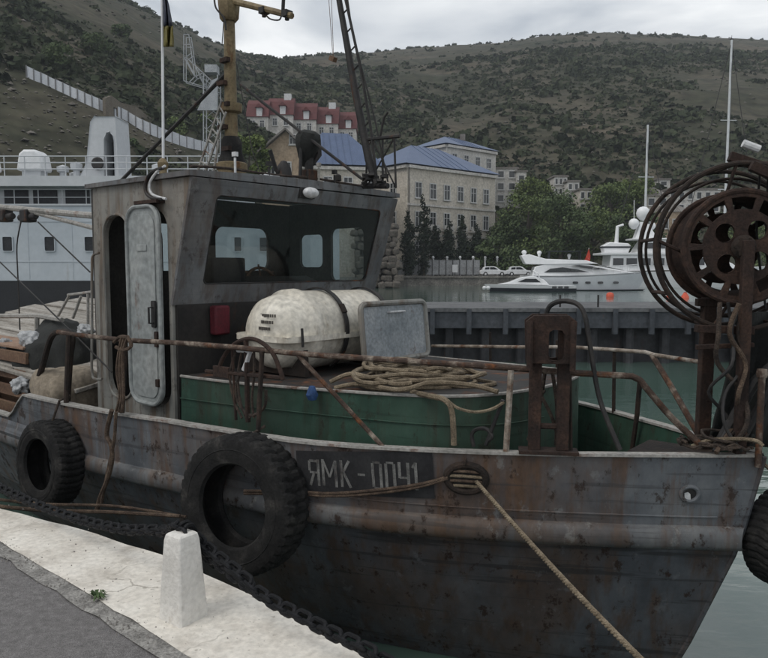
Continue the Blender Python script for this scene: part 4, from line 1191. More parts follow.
for px0, px1 in ((14, 42), (-40, -10)):
    mb = MB(); mb.slab([(sx(px0), zt + .5), (sx(px0) + .2, zt + 1.6), (sx(px0) + .5, zt + 1.85), (sx(px1) - .5, zt + 1.85), (sx(px1) - .15, zt + 1.5), (sx(px1), zt + .5)], lambda x, z: .7, Matrix.Translation((0, SY + 1.3, 0)))
    c_ = mb.build('raft_canister', WHITEP, e, bevel=.15); mb = MB(); mb.box2((sx(px0) + .3, SY + .8, zt), (sx(px1) - .3, SY + 1.8, zt + .55)); mb.build('cradle', SHIPW, c_, smooth=0)
for i, px in enumerate((52, 58, 66, 73, 150)):
    mb = MB(); h = [.9, .6, 1.1, .7, 1.0][i]; mb.lathe([(.22, 0), (.22, h * .6), (.38, h * .65), (.4, h), (0, h + .15)], Matrix.Translation((sx(px), SY + 2 + (i % 2), zt)), 10); mb.build('vent', SHIPW, e)

# lattice crane beyond the ship
CR = mat('crane_white_paint', [(.26, .275, .29), (.36, .375, .39)], scale=1, bump=0)
CY = 98.0
e = thing('harbour_crane', 'white lattice crane with grey sheet behind the ochre mast', 'crane', W(205, 185, y=CY))
def cp(px, py, dy=0): q = W(px, py, y=CY); return Vector((q.x, CY + dy, q.z))
mb = MB()
for dy in (-.6, .6):
    for a_, b_ in (((185, 36), (185, 82)), ((190, 36), (196, 78)), ((185, 82), (219, 92)), ((187, 58), (219, 88)), ((196, 78), (186, 60)), ((196, 78), (190, 84)), ((196, 78), (205, 74)), ((205, 87), (197, 68)), ((205, 88), (210, 80)), ((186, 46), (192, 46)), ((185, 36), (190, 36)), ((185, 60), (192, 55))):
        mb.bar(cp(*a_, dy), cp(*b_, dy), .10)
mb.build('jib', CR, e, smooth=0)
mb = MB()
for px in (205, 219):
    for dy in (-.8, .8): mb.bar(cp(px, 76, dy), cp(px, 200, dy), .13)
for k in range(9):
    mb.bar(cp(205, 80 + 12 * k, -.8), cp(219, 92 + 12 * k, -.8), .07); mb.bar(cp(219, 80 + 12 * k, .8), cp(205, 92 + 12 * k, .8), .07)
mb.build('tower', CR, e, smooth=0)
mb = MB(); mb.boxm(Matrix.Translation(cp(212, 70)), (1.6, 1.6, 1.0)); mb.build('cab', CR, e, smooth=0)
mb = MB(); q = [cp(199, 112, -1), cp(219, 112, -1), cp(219, 80, -1), cp(214, 82, -1)]; mb.add(q + [v + Vector((0, .1, 0)) for v in q], [(0, 1, 2, 3), (7, 6, 5, 4), (0, 4, 5, 1), (1, 5, 6, 2), (2, 6, 7, 3), (3, 7, 4, 0)]); mb.build('sheet', CR, e, smooth=0)

# ------------------------------------------------------------------ the fishing boat (boat frame: x forward, y to port, z up from quay level)
_BS = [(-5.5, 1.45), (-4.5, 1.72), (-3, 1.87), (-1.5, 1.885), (-.5, 1.82), (.38, 1.68), (1.0, 1.61), (1.59, 1.50), (2.12, 1.315), (2.58, 1.09), (3.0, .855), (3.4, .60), (3.82, .315), (4.05, .15), (4.23, .015)]
_ZS = [(-5.5, .14), (-2.3, .14), (-2.0, .40), (-1.5, .405), (1.6, .415), (3, .44), (4.23, .468)]
_XS = [(-1.8, 3.2), (-1.04, 3.76), (-.15, 4.10), (.47, 4.23), (.6, 4.25)]
_K = [(-1.8, .45), (-1.3, .66), (-1.0, .77), (-.6, .875), (-.3, .945), (-.1, .985), (.05, .99), (.47, 1)]
def bs(u): return interp(u, _BS)
def zs(u): return interp(u, _ZS)
def hy(u, z):
    t = (u + 5.5) / (interp(z, _XS) + 5.5)
    return bs(-5.5 + 9.73 * t) * interp(z, _K)
# smoothed half-breadths
_bu = np.linspace(-5.5, 4.23, 120); _bv = np.interp(_bu, [a for a, b in _BS], [b for a, b in _BS])
for _ in range(6):
    _bv[1:-1] = (_bv[:-2] + 2 * _bv[1:-1] + _bv[2:]) / 4
def bs(u): return float(np.interp(u, _bu, _bv))

boat = thing('fishing_boat', 'rusty grey fishing boat with wheelhouse moored along the quay', 'boat', (0, 0, WATER), frame=BM)
def shell(levels, side, off=0.):
    """levels: functions u->z from top to bottom"""
    vs_, fs = [], []
    n = 64
    for i in range(n + 1):
        t = i / n
        t = t ** .8 if t > 0 else 0
        for f in levels:
            u0 = -5.5 + 9.73 * t
            z = f(u0)
            x = -5.5 + (interp(z, _XS) + 5.5) * t
            b = bs(u0) * interp(z, _K) + off
            dent = .006 * mnoise.noise((x * 1.6, z * 2.5, side)) + .004 * mnoise.noise((x * 4, z * 5, side + 5))
            vs_.append((x, side * max(.012, b + dent), z))
    k = len(levels)
    for i in range(n):
        for j in range(k - 1):
            a = i * k + j
            fs.append((a, a + 1, a + k + 1, a + k) if side < 0 else (a, a + k, a + k + 1, a + 1))
    return vs_, fs
ZST = -.10
up = [lambda u, q=q: zs(u) + (ZST - zs(u)) * q for q in (0, .25, .5, .75, 1)]
lo = [lambda u, z=z: z for z in (ZST, -.2, -.35, -.55, -.8, -1.1, -1.4, -1.75)]
for side in (-1, 1):
    mb = MB(BM); mb.add(*shell(up, side)); mb.build('topside', HULLG, boat)
    mb = MB(BM); mb.add(*shell(lo, side)); mb.build('lower_hull', HULLD, boat)
    mb = MB(BM); mb.add(*shell([lambda u: zs(u) - .005, lambda u: .1, lambda u: -.2], side, -.05)); mb.build('bulwark_lining', GREEN, boat)
    # cap rail
    mb = MB(BM)
    vs_, fs = [], []
    N = 80
    for i in range(N + 1):
        u = -5.5 + 9.72 * i / N
        b = bs(u)
        for dy, dz in ((.016, -.008), (.016, .010), (-.07, .010), (-.07, -.008)):
            vs_.append((u, side * max(.0, b + dy), zs(u) + dz + .004 * mnoise.noise((u * 3, 1, 0))))
    for i in range(N):
        for j in range(4):
            a = i * 4 + j; b_ = i * 4 + (j + 1) % 4
            fs.append((a, b_, b_ + 4, a + 4))
    mb.add(vs_, fs); mb.build('cap_rail', CAPW, boat, smooth=20)
    # rubbing strake: half-round
    mb = MB(BM)
    pts = []
    for i in range(90):
        t = i / 89; u0 = -5.5 + 9.73 * t ** .85
        x = -5.5 + (interp(ZST, _XS) + .03 + 5.5) * t ** .85
        pts.append((x, side * (bs(u0) * .985 + .005), ZST + .004 * mnoise.noise((x * 3, 0, 0))))
    sec = [(-.02, .085), (.022, .072), (.043, .038), (.048, 0), (.043, -.038), (.022, -.068), (-.02, -.08)]
    vs_, fs = [], []
    for p in pts:
        w_ = 1 + .10 * mnoise.noise((p[0] * 4, 3, side)) + .06 * mnoise.noise((p[0] * 13, 8, side))
        for a, b_ in sec: vs_.append((p[0], p[1] + side * a * w_, p[2] + b_ * (.94 + .06 * w_)))
    K = len(sec)
    for i in range(len(pts) - 1):
        for j in range(K - 1): fs.append((i * K + j, i * K + j + 1, i * K + K + j + 1, i * K + K + j))
    mb.add(vs_, fs); mb.build('rubbing_strake', STRK, boat, smooth=60)
    # weld bead above the strake
    mb = MB(BM); pts = [(u, side * (hy(u, .045) + .002), .045) for u in np.linspace(1.9, 4.0, 40)]; mb.tube(pts, .006, 6); mb.build('weld_seam', HULLG, boat)
mb = MB(BM); vs_, fs = [], []
for i in range(25):
    u = -5.45 + 3.85 * i / 24
    for z in (.10, -.02, -.2, -.45, -.75): vs_.append((u, -(hy(u, z) + .016 + (.045 if -.2 < z < .05 else 0)), z))
for i in range(24):
    for j in range(4): fs.append((i * 5 + j, i * 5 + j + 1, i * 5 + j + 6, i * 5 + j + 5))
mb.add(vs_, fs); mb.build('stern_plating', HULLG, boat)
# transom, deck, stem bar
mb = MB(BM)
vs_ = [(-5.5, s * bs(-5.5) * interp(z, _K), z) for z in (.15, -.1, -.5, -1.0, -1.75) for s in (-1, 1)]
mb.add(vs_, [(2 * i, 2 * i + 1, 2 * i + 3, 2 * i + 2) for i in range(4)]); mb.build('transom', HULLG, boat, smooth=0)
mb = MB(BM)
vs_, fs = [], []
for i in range(61):
    u = -5.48 + 9.55 * i / 60
    vs_ += [(u, -max(.01, hy(u, -.12) - .045), -.14), (u, max(.01, hy(u, -.12) - .045), -.14)]
for i in range(60): fs.append((2 * i, 2 * i + 1, 2 * i + 3, 2 * i + 2))
mb.add(vs_, fs); mb.build('deck', RUSTD, boat, smooth=0)
mb = MB(BM); mb.tube([(interp(z, _XS) + .0, 0, z) for z in np.linspace(.46, -1.75, 14)], .022, 8); mb.build('stem_bar', HULLD, boat)

# registration panel, painted on the starboard bow, with its characters
def on_hull(u, z, off): return (u, -(hy(u, z) + off), z)
mb = MB(BM)
U0, U1, ZA, ZB = 1.53, 2.47, .05, .385
vs_, fs = [], []
for i in range(25):
    for k in range(5):
        u = U0 + (U1 - U0) * i / 24; z = ZA + .045 * (i / 24) + (ZB - ZA - .035 * (1 - i / 24) + .0) * k / 4
        vs_.append(on_hull(u, z, .010))
for i in range(24):
    for k in range(4): fs.append((i * 5 + k, (i + 1) * 5 + k, (i + 1) * 5 + k + 1, i * 5 + k + 1))
mb.add(vs_, fs); mb.build('number_panel', PLATE, boat, smooth=60)
def glyph(strokes, u0, w, z0, h):
    mb = MB(BM)
    for (a, b, c, d, wd) in strokes:   # from (a,b) to (c,d) in the unit cell, stroke width
        p = Vector((u0 + a * w, z0 + b * h)); q = Vector((u0 + c * w, z0 + d * h))
        n_ = (q - p).normalized(); n_ = Vector((-n_.y, n_.x)) * wd / 2
        K = 4
        vs_ = []
        for i in range(K + 1):
            m_ = p.lerp(q, i / K)
            for sgn in (1, -1): vs_.append(on_hull(m_.x + n_.x * sgn, m_.y + n_.y * sgn, .014))
        mb.add(vs_, [(2 * i, 2 * i + 1, 2 * i + 3, 2 * i + 2) for i in range(K)])
    return mb.build('character', LETTER, boat, smooth=0)
wd = .019
YA = [(1, 0, 1, 1, wd), (.12, .93, 1, .93, wd), (.12, .93, .12, .55, wd), (.12, .5, 1, .5, wd * .8), (.55, .48, .12, 0, wd)]
EM = [(.06, 0, .06, 1, wd), (.94, 0, .94, 1, wd), (.1, .95, .5, .35, wd * .8), (.5, .35, .9, .95, wd * .8)]
KA = [(.08, 0, .08, 1, wd), (.15, .5, .9, 1, wd), (.3, .55, .95, 0, wd)]
ZE = [(.08, .06, .08, .94, wd), (.92, .06, .92, .94, wd), (.12, .97, .88, .97, wd * .8), (.12, .03, .88, .03, wd * .8)]
FO = [(.08, .42, .08, 1, wd), (.9, 0, .9, 1, wd), (.08, .44, .9, .44, wd * .8)]
ON = [(.5, 0, .5, 1, wd), (.15, .8, .5, .98, wd * .8)]
DA = [(0, .5, 1, .5, wd * .8)]
def tz(u): return .115 + (u - 1.6) * .055
for st, u0, w in ((YA, 1.625, .075), (EM, 1.73, .105), (KA, 1.865, .07), (DA, 1.985, .05), (ZE, 2.085, .062), (ZE, 2.172, .062), (FO, 2.258, .066), (ON, 2.335, .06)):
    glyph(st, u0, w, tz(u0) - .008, .195)

# oval fairlead and bow hawse hole
def hull_frame(u, z, off=.0):
    a = Vector(on_hull(u, z, off)); du = Vector(on_hull(u + .05, z, off)) - Vector(on_hull(u - .05, z, off)); dz = Vector(on_hull(u, z + .05, off)) - Vector(on_hull(u, z - .05, off))
    return frame_of(a, du, dz)     # depth axis points outboard
FM = hull_frame(2.66, .255, .0)
mb = MB(BM); mb.torus(FM @ Matrix.Translation((0, 0, .012)), .13, .026, 36, 10, 1.0, .72); fl = mb.build('fairlead', RUSTD, boat)
mb = MB(BM); mb.plate(circ(0, 0, .125, 28, .09), [], FM @ Matrix.Translation((0, 0, .004)), .004); mb.build('fairlead_painted_dark', BLACK, fl, smooth=0)  # black disc paints the dark inside the ring; the plating is uncut
for k in range(4):
    mb = MB(BM); q = -.052 + .034 * k; hw_ = .125 * math.sqrt(max(.05, 1 - (q / .09) ** 2)) * .9
    mb.tube([FM @ Vector((-hw_, q, .018)), FM @ Vector((0, q + .004, .026)), FM @ Vector((hw_, q - .002, .018))], .011, 7); mb.build('fairlead_rope_turn', ROPEB if k % 2 else ROPE, fl)
mb = MB(BM); mb.torus(FM @ Matrix.Translation((-.005, .118, .02)) @ Matrix.Rotation(PI / 2, 4, 'Y'), .022, .007, 14, 6); mb.build('fairlead_shackle', RUSTD, fl)
HMx = hull_frame(3.86, .205)
mb = MB(BM); mb.torus(HMx @ Matrix.Translation((0, 0, .006)), .052, .014, 24, 8, 1.05, .95); hz = mb.build('hawse_hole', HULLG, boat)
mb = MB(BM); mb.plate(circ(0, 0, .05, 20), [], HMx @ Matrix.Translation((0, 0, .003)), .003); mb.build('hawse_painted_dark', BLACK, hz, smooth=0)  # the hole's darkness painted as a black disc on solid plating
mb = MB(BM); mb.plate([(-.03, -.035), (.008, -.04), (.002, .0), (-.012, .012), (-.035, .005)], [], HMx @ Matrix.Translation((0, 0, .007)), .004); mb.build('hawse_painted_light', WHITEW, hz, smooth=0)  # pale patch painted for the brightness seen through the hole

# ---- trunk forward of the wheelhouse (green sides, pale top edge)
ol = [(-.2, -1.27, .685), (.5, -1.22, .69), (1.15, -1.13, .705), (1.7, -1.04, .72), (2.15, -.95, .735), (2.5, -.80, .75), (2.72, -.55, .765), (2.80, -.2, .77)]
ol = [tuple(p) for p in catmull(ol, 3)]
full = ol + [(x, -y, z) for x, y, z in reversed(ol)]
mb = MB(BM); n = len(full)
vs_ = [(x, y, z) for x, y, z in full] + [(x + .0, y * 1.02, -.13) for x, y, z in full]
mb.add(vs_, [(i, i + 1, i + 1 + n, i + n) for i in range(n - 1)]); mb.build('trunk_side', GREEN, boat, smooth=50)
mb = MB(BM); mb.add([(x, y, z + .012 + .0) for x, y, z in full], [(i, i + 1, n - 2 - i, n - 1 - i) for i in range(n // 2 - 1)])
mb.build('trunk_top', WHLOW, boat, smooth=0)
mb = MB(BM); mb.tube([(x, y * 1.005, z + .008) for x, y, z in full], .013, 6); mb.build('trunk_edge_trim', CAPW, boat)
mb = MB(BM)
mb.tube([(x, y * 1.013 - .002, .5 + .02 * x) for x, y, z in ol], .006, 5); mb.build('trunk_seam', GREEN, boat)

# ---- wheelhouse
AX, AZ = (1, 0, 0), (0, 0, 1)
SIDE = frame_of((0, -1.3, 0), AX, AZ)      # depth +: towards -y (outboard)
prof = [(-1.62, .2), (-.27, .2), (-.27, 1.34), (.05, 2.42), (-1.585, 2.44)]
wh = MB(BM); wh.plate(prof, [rr(-1.385, .40, -.945, 2.145, .2, 6), rr(-.70, .40, -.315, 2.165, .17, 6)], SIDE, -.04)
whs = wh.build('wheelhouse_side', WHSIDE, boat, smooth=0)
# rim round the doorways
mb = MB(BM)
mb.tube([SIDE @ Vector((a, b, .006)) for a, b in rr(-1.40, .385, -.93, 2.16, .2, 6)], .014, 6, closed=True); mb.build('doorway_rim', WHSIDE, whs)
# aft door hinged half open in the aft doorway
mb = MB(BM); MD = frame_of((-1.0, -1.27, 0), (-.25, .97, 0), AZ); mb.plate(rr(0, .45, .42, 2.1, .16, 5), [rr(.09, 1.5, .33, 1.95, .06, 4), rr(.09, 1.02, .33, 1.42, .06, 4)], MD, .03); dr = mb.build('inner_door', WHLOW, boat, smooth=0)
mb = MB(BM); mb.plate(rr(.085, 1.01, .335, 1.955, .05, 4), [], MD @ Matrix.Translation((0, 0, .012)), .006); mb.build('door_glass', GLASS, dr, smooth=0)
# sliding outer door leaf
LEAF = frame_of((0, -1.345, 0), AX, AZ)
mb = MB(BM); mb.plate(rr(-.875, .40, -.335, 2.215, .17, 7), [], LEAF, .022); leaf = mb.build('door_leaf', DOORP, boat, smooth=0, bevel=.008)
mb = MB(BM); mb.tube([LEAF @ Vector((a, b, .026)) for a, b in rr(-.862, .413, -.348, 2.202, .16, 7)], .02, 8, closed=True); mb.build('door_rim', DOORP, leaf)
mb = MB(BM); mb.plate(rr(-.80, .47, -.41, 2.13, .11, 6), [], LEAF @ Matrix.Translation((0, 0, .02)), .012); mb.build('door_panel', DOORP, leaf, smooth=0, bevel=.008)
mb = MB(BM); mb.plate(rr(-.46, 1.12, -.40, 1.36, .015, 3), [], LEAF @ Matrix.Translation((0, 0, .03)), .02); mb.tube([LEAF @ Vector(q) for q in ((-.43, 1.30, .05), (-.43, 1.30, .09), (-.43, 1.16, .09), (-.43, 1.16, .05))], .011, 6); mb.build('door_handle', BLACK, leaf)
for z in (.62, .98, 1.05): 
    mb = MB(BM); mb.boxm(LEAF @ Matrix.Translation((-.405, z, .03)), (.05, .07, .035)); mb.build('door_dog', RUST, leaf, bevel=.006)
mb = MB(BM); mb.boxm(LEAF @ Matrix.Translation((-.60, 1.83, .034)), (.15, .06, .014)); mb.build('door_bracket', DOORP, leaf, bevel=.005)
# track and drip ledge over the doors
mb = MB(BM); mb.boxm(SIDE @ Matrix.Translation((-.52, 2.235, .045)), (.36, .03, .09)); mb.build('door_track', RUST, whs, smooth=0)
# port and aft walls with windows
PORT = frame_of((0, 1.36, 0), (-1, 0, 0), AZ)
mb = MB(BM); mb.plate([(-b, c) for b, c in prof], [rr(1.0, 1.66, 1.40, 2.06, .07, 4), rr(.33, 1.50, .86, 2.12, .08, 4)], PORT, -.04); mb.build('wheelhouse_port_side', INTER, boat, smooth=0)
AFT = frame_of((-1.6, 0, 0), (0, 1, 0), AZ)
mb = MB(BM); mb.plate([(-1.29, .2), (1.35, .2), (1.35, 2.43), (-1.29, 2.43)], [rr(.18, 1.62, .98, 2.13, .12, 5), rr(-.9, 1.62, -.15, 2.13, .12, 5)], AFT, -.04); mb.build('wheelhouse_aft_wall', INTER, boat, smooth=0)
for a0, b0_, a1, b1_ in ((.995, 1.655, 1.405, 2.065), (.325, 1.495, .865, 2.125)):
    mb = MB(BM); mb.plate(rr(a0, b0_, a1, b1_, .07, 4), [], PORT @ Matrix.Translation((0, 0, -.022)), .005); mb.build('side_window_pane', GLASS2, boat, smooth=0)
for a0, a1 in ((.175, .985), (-.905, -.145)):
    mb = MB(BM); mb.plate(rr(a0, 1.615, a1, 2.135, .12, 5), [], AFT @ Matrix.Translation((0, 0, -.022)), .005); mb.build('aft_window_pane', GLASS2, boat, smooth=0)
# raked front with one wide window
FR0, FR1 = Vector((-.285, 0, 1.33)), Vector((.05, 0, 2.425))
FRM = frame_of(FR0, (0, 1, 0), FR1 - FR0); FH = (FR1 - FR0).length
mb = MB(BM); mb.plate([(-1.31, 0), (1.40, 0), (1.44, FH + .01), (-1.31, FH)], [rr(-1.03, .19, 1.20, FH - .13, .05, 4)], FRM, .035); fr = mb.build('wheelhouse_front', WHFRONT, boat, smooth=0, bevel=.006)
mb = MB(BM); mb.tube([FRM @ Vector((a, b, .03)) for a, b in rr(-1.025, .195, 1.195, FH - .135, .05, 4)], .009, 5, closed=True); mb.build('window_frame', WHLOW, fr)
mb = MB(BM); mb.plate(rr(-1.028, .192, 1.198, FH - .132, .05, 3), [], FRM @ Matrix.Translation((0, 0, .018)), .006); mb.build('window_pane', GLASS, fr, smooth=0)
mb = MB(BM); mb.box2((-.28, -1.27, .2), (-.24, 1.34, 1.325)); mb.build('wheelhouse_lower_front', WHLOW, boat, smooth=0)
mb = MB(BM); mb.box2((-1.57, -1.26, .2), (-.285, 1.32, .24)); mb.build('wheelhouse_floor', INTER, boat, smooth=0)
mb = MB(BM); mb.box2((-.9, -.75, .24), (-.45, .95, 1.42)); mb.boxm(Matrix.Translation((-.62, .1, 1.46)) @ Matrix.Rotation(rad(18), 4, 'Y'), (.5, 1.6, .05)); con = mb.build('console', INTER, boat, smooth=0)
mb = MB(BM); mb.torus(Matrix.Translation((-.98, .35, 1.42)) @ Matrix.Rotation(rad(75), 4, 'Y'), .24, .018, 28, 6)
for k in range(4):
    a = k * PI / 4; Mw = Matrix.Translation((-.98, .35, 1.42)) @ Matrix.Rotation(rad(75), 4, 'Y'); mb.tube([Mw @ Vector((.28 * math.cos(a), .28 * math.sin(a), 0)), Mw @ Vector((-.28 * math.cos(a), -.28 * math.sin(a), 0))], .011, 5)
mb.build('steering_wheel', WOODB, con)
mb = MB(BM); mb.boxm(Matrix.Translation((-.5, -.55, 1.62)) @ Matrix.Rotation(rad(-10), 4, 'Z'), (.22, .36, .26)); mb.build('radar_screen', BLACK, con, bevel=.02)
# roof
mb = MB(BM)
vs_, fs = [], []
for i in range(13):
    q = i / 12; y = -1.345 + 2.82 * q; cam_ = .035 * (1 - (2 * q - 1) ** 2)
    for x, z in ((-1.66, 2.435), (-1.66, 2.475 + cam_), (.085, 2.47 + cam_), (.085, 2.425)): vs_.append((x, y, z + .02 * q))
for i in range(12):
    for j in range(4): fs.append((i * 4 + j, i * 4 + (j + 1) % 4, i * 4 + 4 + (j + 1) % 4, i * 4 + 4 + j))
fs += [(3, 2, 1, 0), (48, 49, 50, 51)]
mb.add(vs_, fs); mb.build('wheelhouse_roof', WHFRONT, boat, smooth=20)
LP = BL(309, 193, x=.11)
mb = MB(BM); mb.lathe([(0, 0), (.05, .0), (.055, .02), (.045, .06), (.02, .085), (0, .09)], frame_of(LP, (0, 1, 0), AZ) @ Matrix.Scale(1.7, 4, (1, 0, 0)), 18); mb.build('bulkhead_lamp', WHITEW, boat)
mb = MB(BM); mb.box((.06, LP.y, LP.z), (.06, .2, .1)); mb.build('lamp_bracket', BLACK, boat, smooth=0)

# ---- on the wheelhouse roof: mast
MX = -1.05
mb = MB(BM)
def mz(py): return BL(232, py, y=0).z
def mpt(px, py, y=0): return BL(px, py, y=y)
Mt = Matrix.Translation((MX, 0, 0))
mb.lathe([(.075, mz(165)), (.07, mz(140)), (.067, mz(110)), (.062, mz(60)), (.058, mz(22)), (.055, mz(0)), (.05, mz(-60))], Mt, 14); mast = mb.build('mast', OCHRE, boat)
mb = MB(BM); mb.lathe([(.155, 2.47), (.155, mz(176)), (.15, mz(171)), (.165, mz(170)), (.165, mz(164)), (.15, mz(163))], Mt, 24); mb.build('mast_base_drum', OCHRE, mast)
mb = MB(BM); mb.lathe([(.15, mz(163.5)), (.14, mz(160)), (.115, mz(154)), (.11, mz(142)), (.09, mz(138)), (.085, mz(137))], Mt, 20); mb.build('mast_boot', RUBBER, mast)
mb = MB(BM); mb.lathe([(.06, mz(114)), (.115, mz(112)), (.12, mz(110)), (.12, mz(104)), (.06, mz(103))], Mt, 20); mb.build('mast_collar', OCHRE, mast)
mb = MB(BM); mb.lathe([(.075, mz(21)), (.10, mz(18)), (.115, mz(2)), (.12, mz(-8)), (.06, mz(-10))], Mt, 8); mb.build('mast_head', OCHRE, mast)
q0, q1 = mpt(236, 3), mpt(292, 16)
mb = MB(BM); mb.tube([mpt(232, 1), q1], [.035, .03], 8); ya = mb.build('crosstree', OCHRE, mast)
for px, py in ((264, 11), (287, 14)):
    c = mpt(px, py); mb = MB(BM); mb.boxm(Matrix.Translation(c), (.07, .09, .06)); mb.tube([c, c + Vector((0, 0, -.06))], .022, 8); mb.build('lamp_fitting', BLACK, ya)
mb = MB(BM); mb.tube([mpt(283, 10), mpt(284, -12)], .018, 6); mb.build('aerial', BLACK, ya)
mb = MB(BM); mb.tube(catmull([mpt(242, 4), mpt(254, 6), mpt(264, 13), mpt(270, 19), mpt(279, 20), mpt(282, 14)], 5), .008, 5); mb.tube(catmull([mpt(214, -4, -.1), mpt(216, 8, -.1), mpt(224, 18, -.1), mpt(226, 30, -.1)], 5), .01, 5); mb.tube([mpt(224, 18, -.1), mpt(222, 45, -.1)], .006, 4); mb.build('cable', BLACK, mast)
mb = MB(BM)
for k, (a_, b_) in enumerate((((222, 100), (196, 176)), ((226, 112), (204, 176)), ((219, 140), (213, 176)))): mb.tube([mpt(*a_, y=-.12), mpt(*b_, y=-.12)], .014, 5)
for k in range(6): mb.tube([mpt(220 - 3.7 * k, 107 + 11 * k, y=-.12), mpt(225 - 3.3 * k, 116 + 10 * k, y=-.12)], .009, 5)
mb.build('mast_ladder', CAPW, mast)
for k in range(5):
    mb = MB(BM); mb.boxm(Matrix.Translation((MX + .03 * (-1) ** k, -.09, mz(150 - 22 * k))), (.12, .05, .045)); mb.build('mast_clamp', RUST, mast, smooth=0)
mb = MB(BM); mb.tube([mpt(226, 74), mpt(120, 182)], .022, 7); mb.build('back_stay', BLACK, mast)
c = BL(362, 179, z=2.53); mb = MB(BM); mb.tube([mpt(240, 84), mpt(262, 102), c], .016, 6); mb.build('fore_stay', BLACK, mast)
mb = MB(BM); mb.tube([mpt(236, 62), mpt(252, 150), mpt(262, 178)], .007, 4); mb.build('side_stay', BLACK, mast)
# searchlight under a cover
SLx = BL(308, 180, y=-.15).x - .12
def s_(px, py): return BL(px, py, x=-.15)
mb = MB(BM); c0 = s_(309, 183); mb.tube([s_(309, 188), s_(309, 158)], .045, 10); sl = mb.build('searchlight_post', BLACK, boat)
mb = MB(BM); mb.boxm(Matrix.Translation(s_(309, 178)), (.12, .14, .16)); mb.build('searchlight_box', WHLOW, sl, bevel=.01)
mb = MB(BM)
cc = s_(308, 143); ax = Vector((.35, .5, -.25)).normalized()
Ms = Matrix.Translation(cc) @ zrot(ax)
mb.lathe([(0, .13), (.06, .125), (.105, .10), (.125, .05), (.12, -.02), (.10, -.09), (.075, -.15), (.05, -.20), (.03, -.24), (0, -.245)], Matrix.Translation(cc) @ Matrix.Rotation(rad(14), 4, 'Y'), 22, fn=lambda i, j, r: r * (1 + .16 * mnoise.noise((i * .8, j * .7, 0)) + .05 * math.sin(j * 1.9))); mb.build('searchlight_cover', TARPK, sl)
mb = MB(BM); mb.tube([s_(316, 140), s_(318, 155), s_(313, 165)], [.05, .04, .015], 8); mb.tube([s_(301, 148), s_(300, 182)], .018, 6); mb.build('searchlight_yoke', BLACK, sl)
# horn, tray and small fittings
mb = MB(BM); mb.lathe([(0, -.02), (.07, 0), (.085, .08), (.07, .18), (.03, .24), (0, .25)], Matrix.Translation(s_(284, 184) - Vector((0, 0, .02))), 14, fn=lambda i, j, r: r * (1 + .12 * mnoise.noise((i, j * .7, 3)))); mb.tube([s_(270, 150), s_(276, 170), s_(281, 176)], .02, 6); mb.build('horn', BLACK, boat)
mb = MB(BM); mb.boxm(Matrix.Translation(s_(265, 180)), (.22, .2, .08)); mb.build('battery_box', WHITEW, boat, bevel=.01)
for i, (px, py, h) in enumerate(((294, 183, .08), (330, 184, .1), (338, 185, .16), (350, 186, .07), (322, 186, .06))):
    b_ = s_(px, py + 3); b_.z = 2.48
    mb = MB(BM); mb.lathe([(.02, 0), (.02, h * .6), (.04, h * .65), (.035, h), (0, h + .02)], Matrix.Translation(b_), 8); mb.build('roof_fitting', [WHITEW, CAPW, WHLOW, BLACK, CAPW][i], boat)
for k, (y, h) in enumerate(((-.75, .13), (-.35, .09), (.32, .15), (.55, .1), (1.1, .12))):
    mb = MB(BM); mb.tube([(-.05, y, 2.47), (-.05, y, 2.47 + h + .05)], .011, 6); mb.boxm(Matrix.Translation((-.05, y, 2.5 + h + .05)) @ Matrix.Rotation(k, 4, 'Z'), (.05, .035, .04)); mb.build('roof_post', [WHITEW, BLACK, CAPW, BLACK, WHITEW][k], boat, smooth=0)
mb = MB(BM); mb.tube(catmull([(-.1, -1.2, 2.53), (-.15, -.8, 2.56), (-.05, -.3, 2.54), (-.12, .3, 2.57), (-.08, .9, 2.55), (-.1, 1.3, 2.56)], 5), .012, 6); mb.build('roof_cable', ROPED, boat)
# dark derrick stepped on the port side of the roof
def d_(px, py, y=.85): return BL(px, py, y=y)
mb = MB(BM); mb.tube([d_(377, 186), d_(369, 160), d_(355, 90), d_(337, -12)], [.04, .045, .04, .03], 8); dk = mb.build('derrick', BLACK, boat)
mb = MB(BM); mb.tube([d_(377, 182), d_(371, 130), d_(361, 70), d_(343, -12)], .016, 6); mb.tube([d_(388, 182), d_(375, 120), d_(352, 30), d_(346, -12)], .009, 5)
for k in range(9): mb.tube([d_(371 - 3.4 * k, 165 - 19 * k), d_(375 - 3.3 * k, 160 - 19 * k)], .009, 5)
mb.build('derrick_stay', BLACK, dk)
mb = MB(BM)
for k in range(14): mb.boxm(Matrix.Translation(d_(374 + rnd.uniform(-12, 12), 181 + rnd.uniform(-8, 4), .85 + rnd.uniform(-.1, .1))) @ Matrix.Rotation(rnd.uniform(0, 3), 4, 'Z') @ Matrix.Rotation(rnd.uniform(0, 3), 4, 'X'), (.06, .045, .03))
mb.tube([d_(362, 186), d_(388, 186)], .03, 8); mb.build('derrick_shoe', BLACK, dk)
mb = MB(BM)
for px in (366, 383, 396): mb.tube([d_(px, 188), d_(px - (px - 380) * .1, 138)], .012, 5)
mb.tube([d_(362, 140), d_(400, 136)], .02, 6); mb.tube([d_(366, 188), d_(394, 138)], .009, 5); mb.tube([d_(396, 188), d_(372, 138)], .009, 5); mb.tube([d_(380, 138), d_(384, 118), d_(388, 112)], .014, 5); mb.build('derrick_crutch', BLACK, boat)
mb = MB(BM); pc = d_(333, 59); mb.boxm(Matrix.Translation(pc) @ Matrix.Rotation(.5, 4, 'Y'), (.07, .06, .05)); mb.tube([pc, d_(328, -12)], .004, 4); mb.tube([pc + Vector((.01, 0, 0)), d_(331, -12)], .004, 4); mb.build('pulley_block', WOODB, dk)
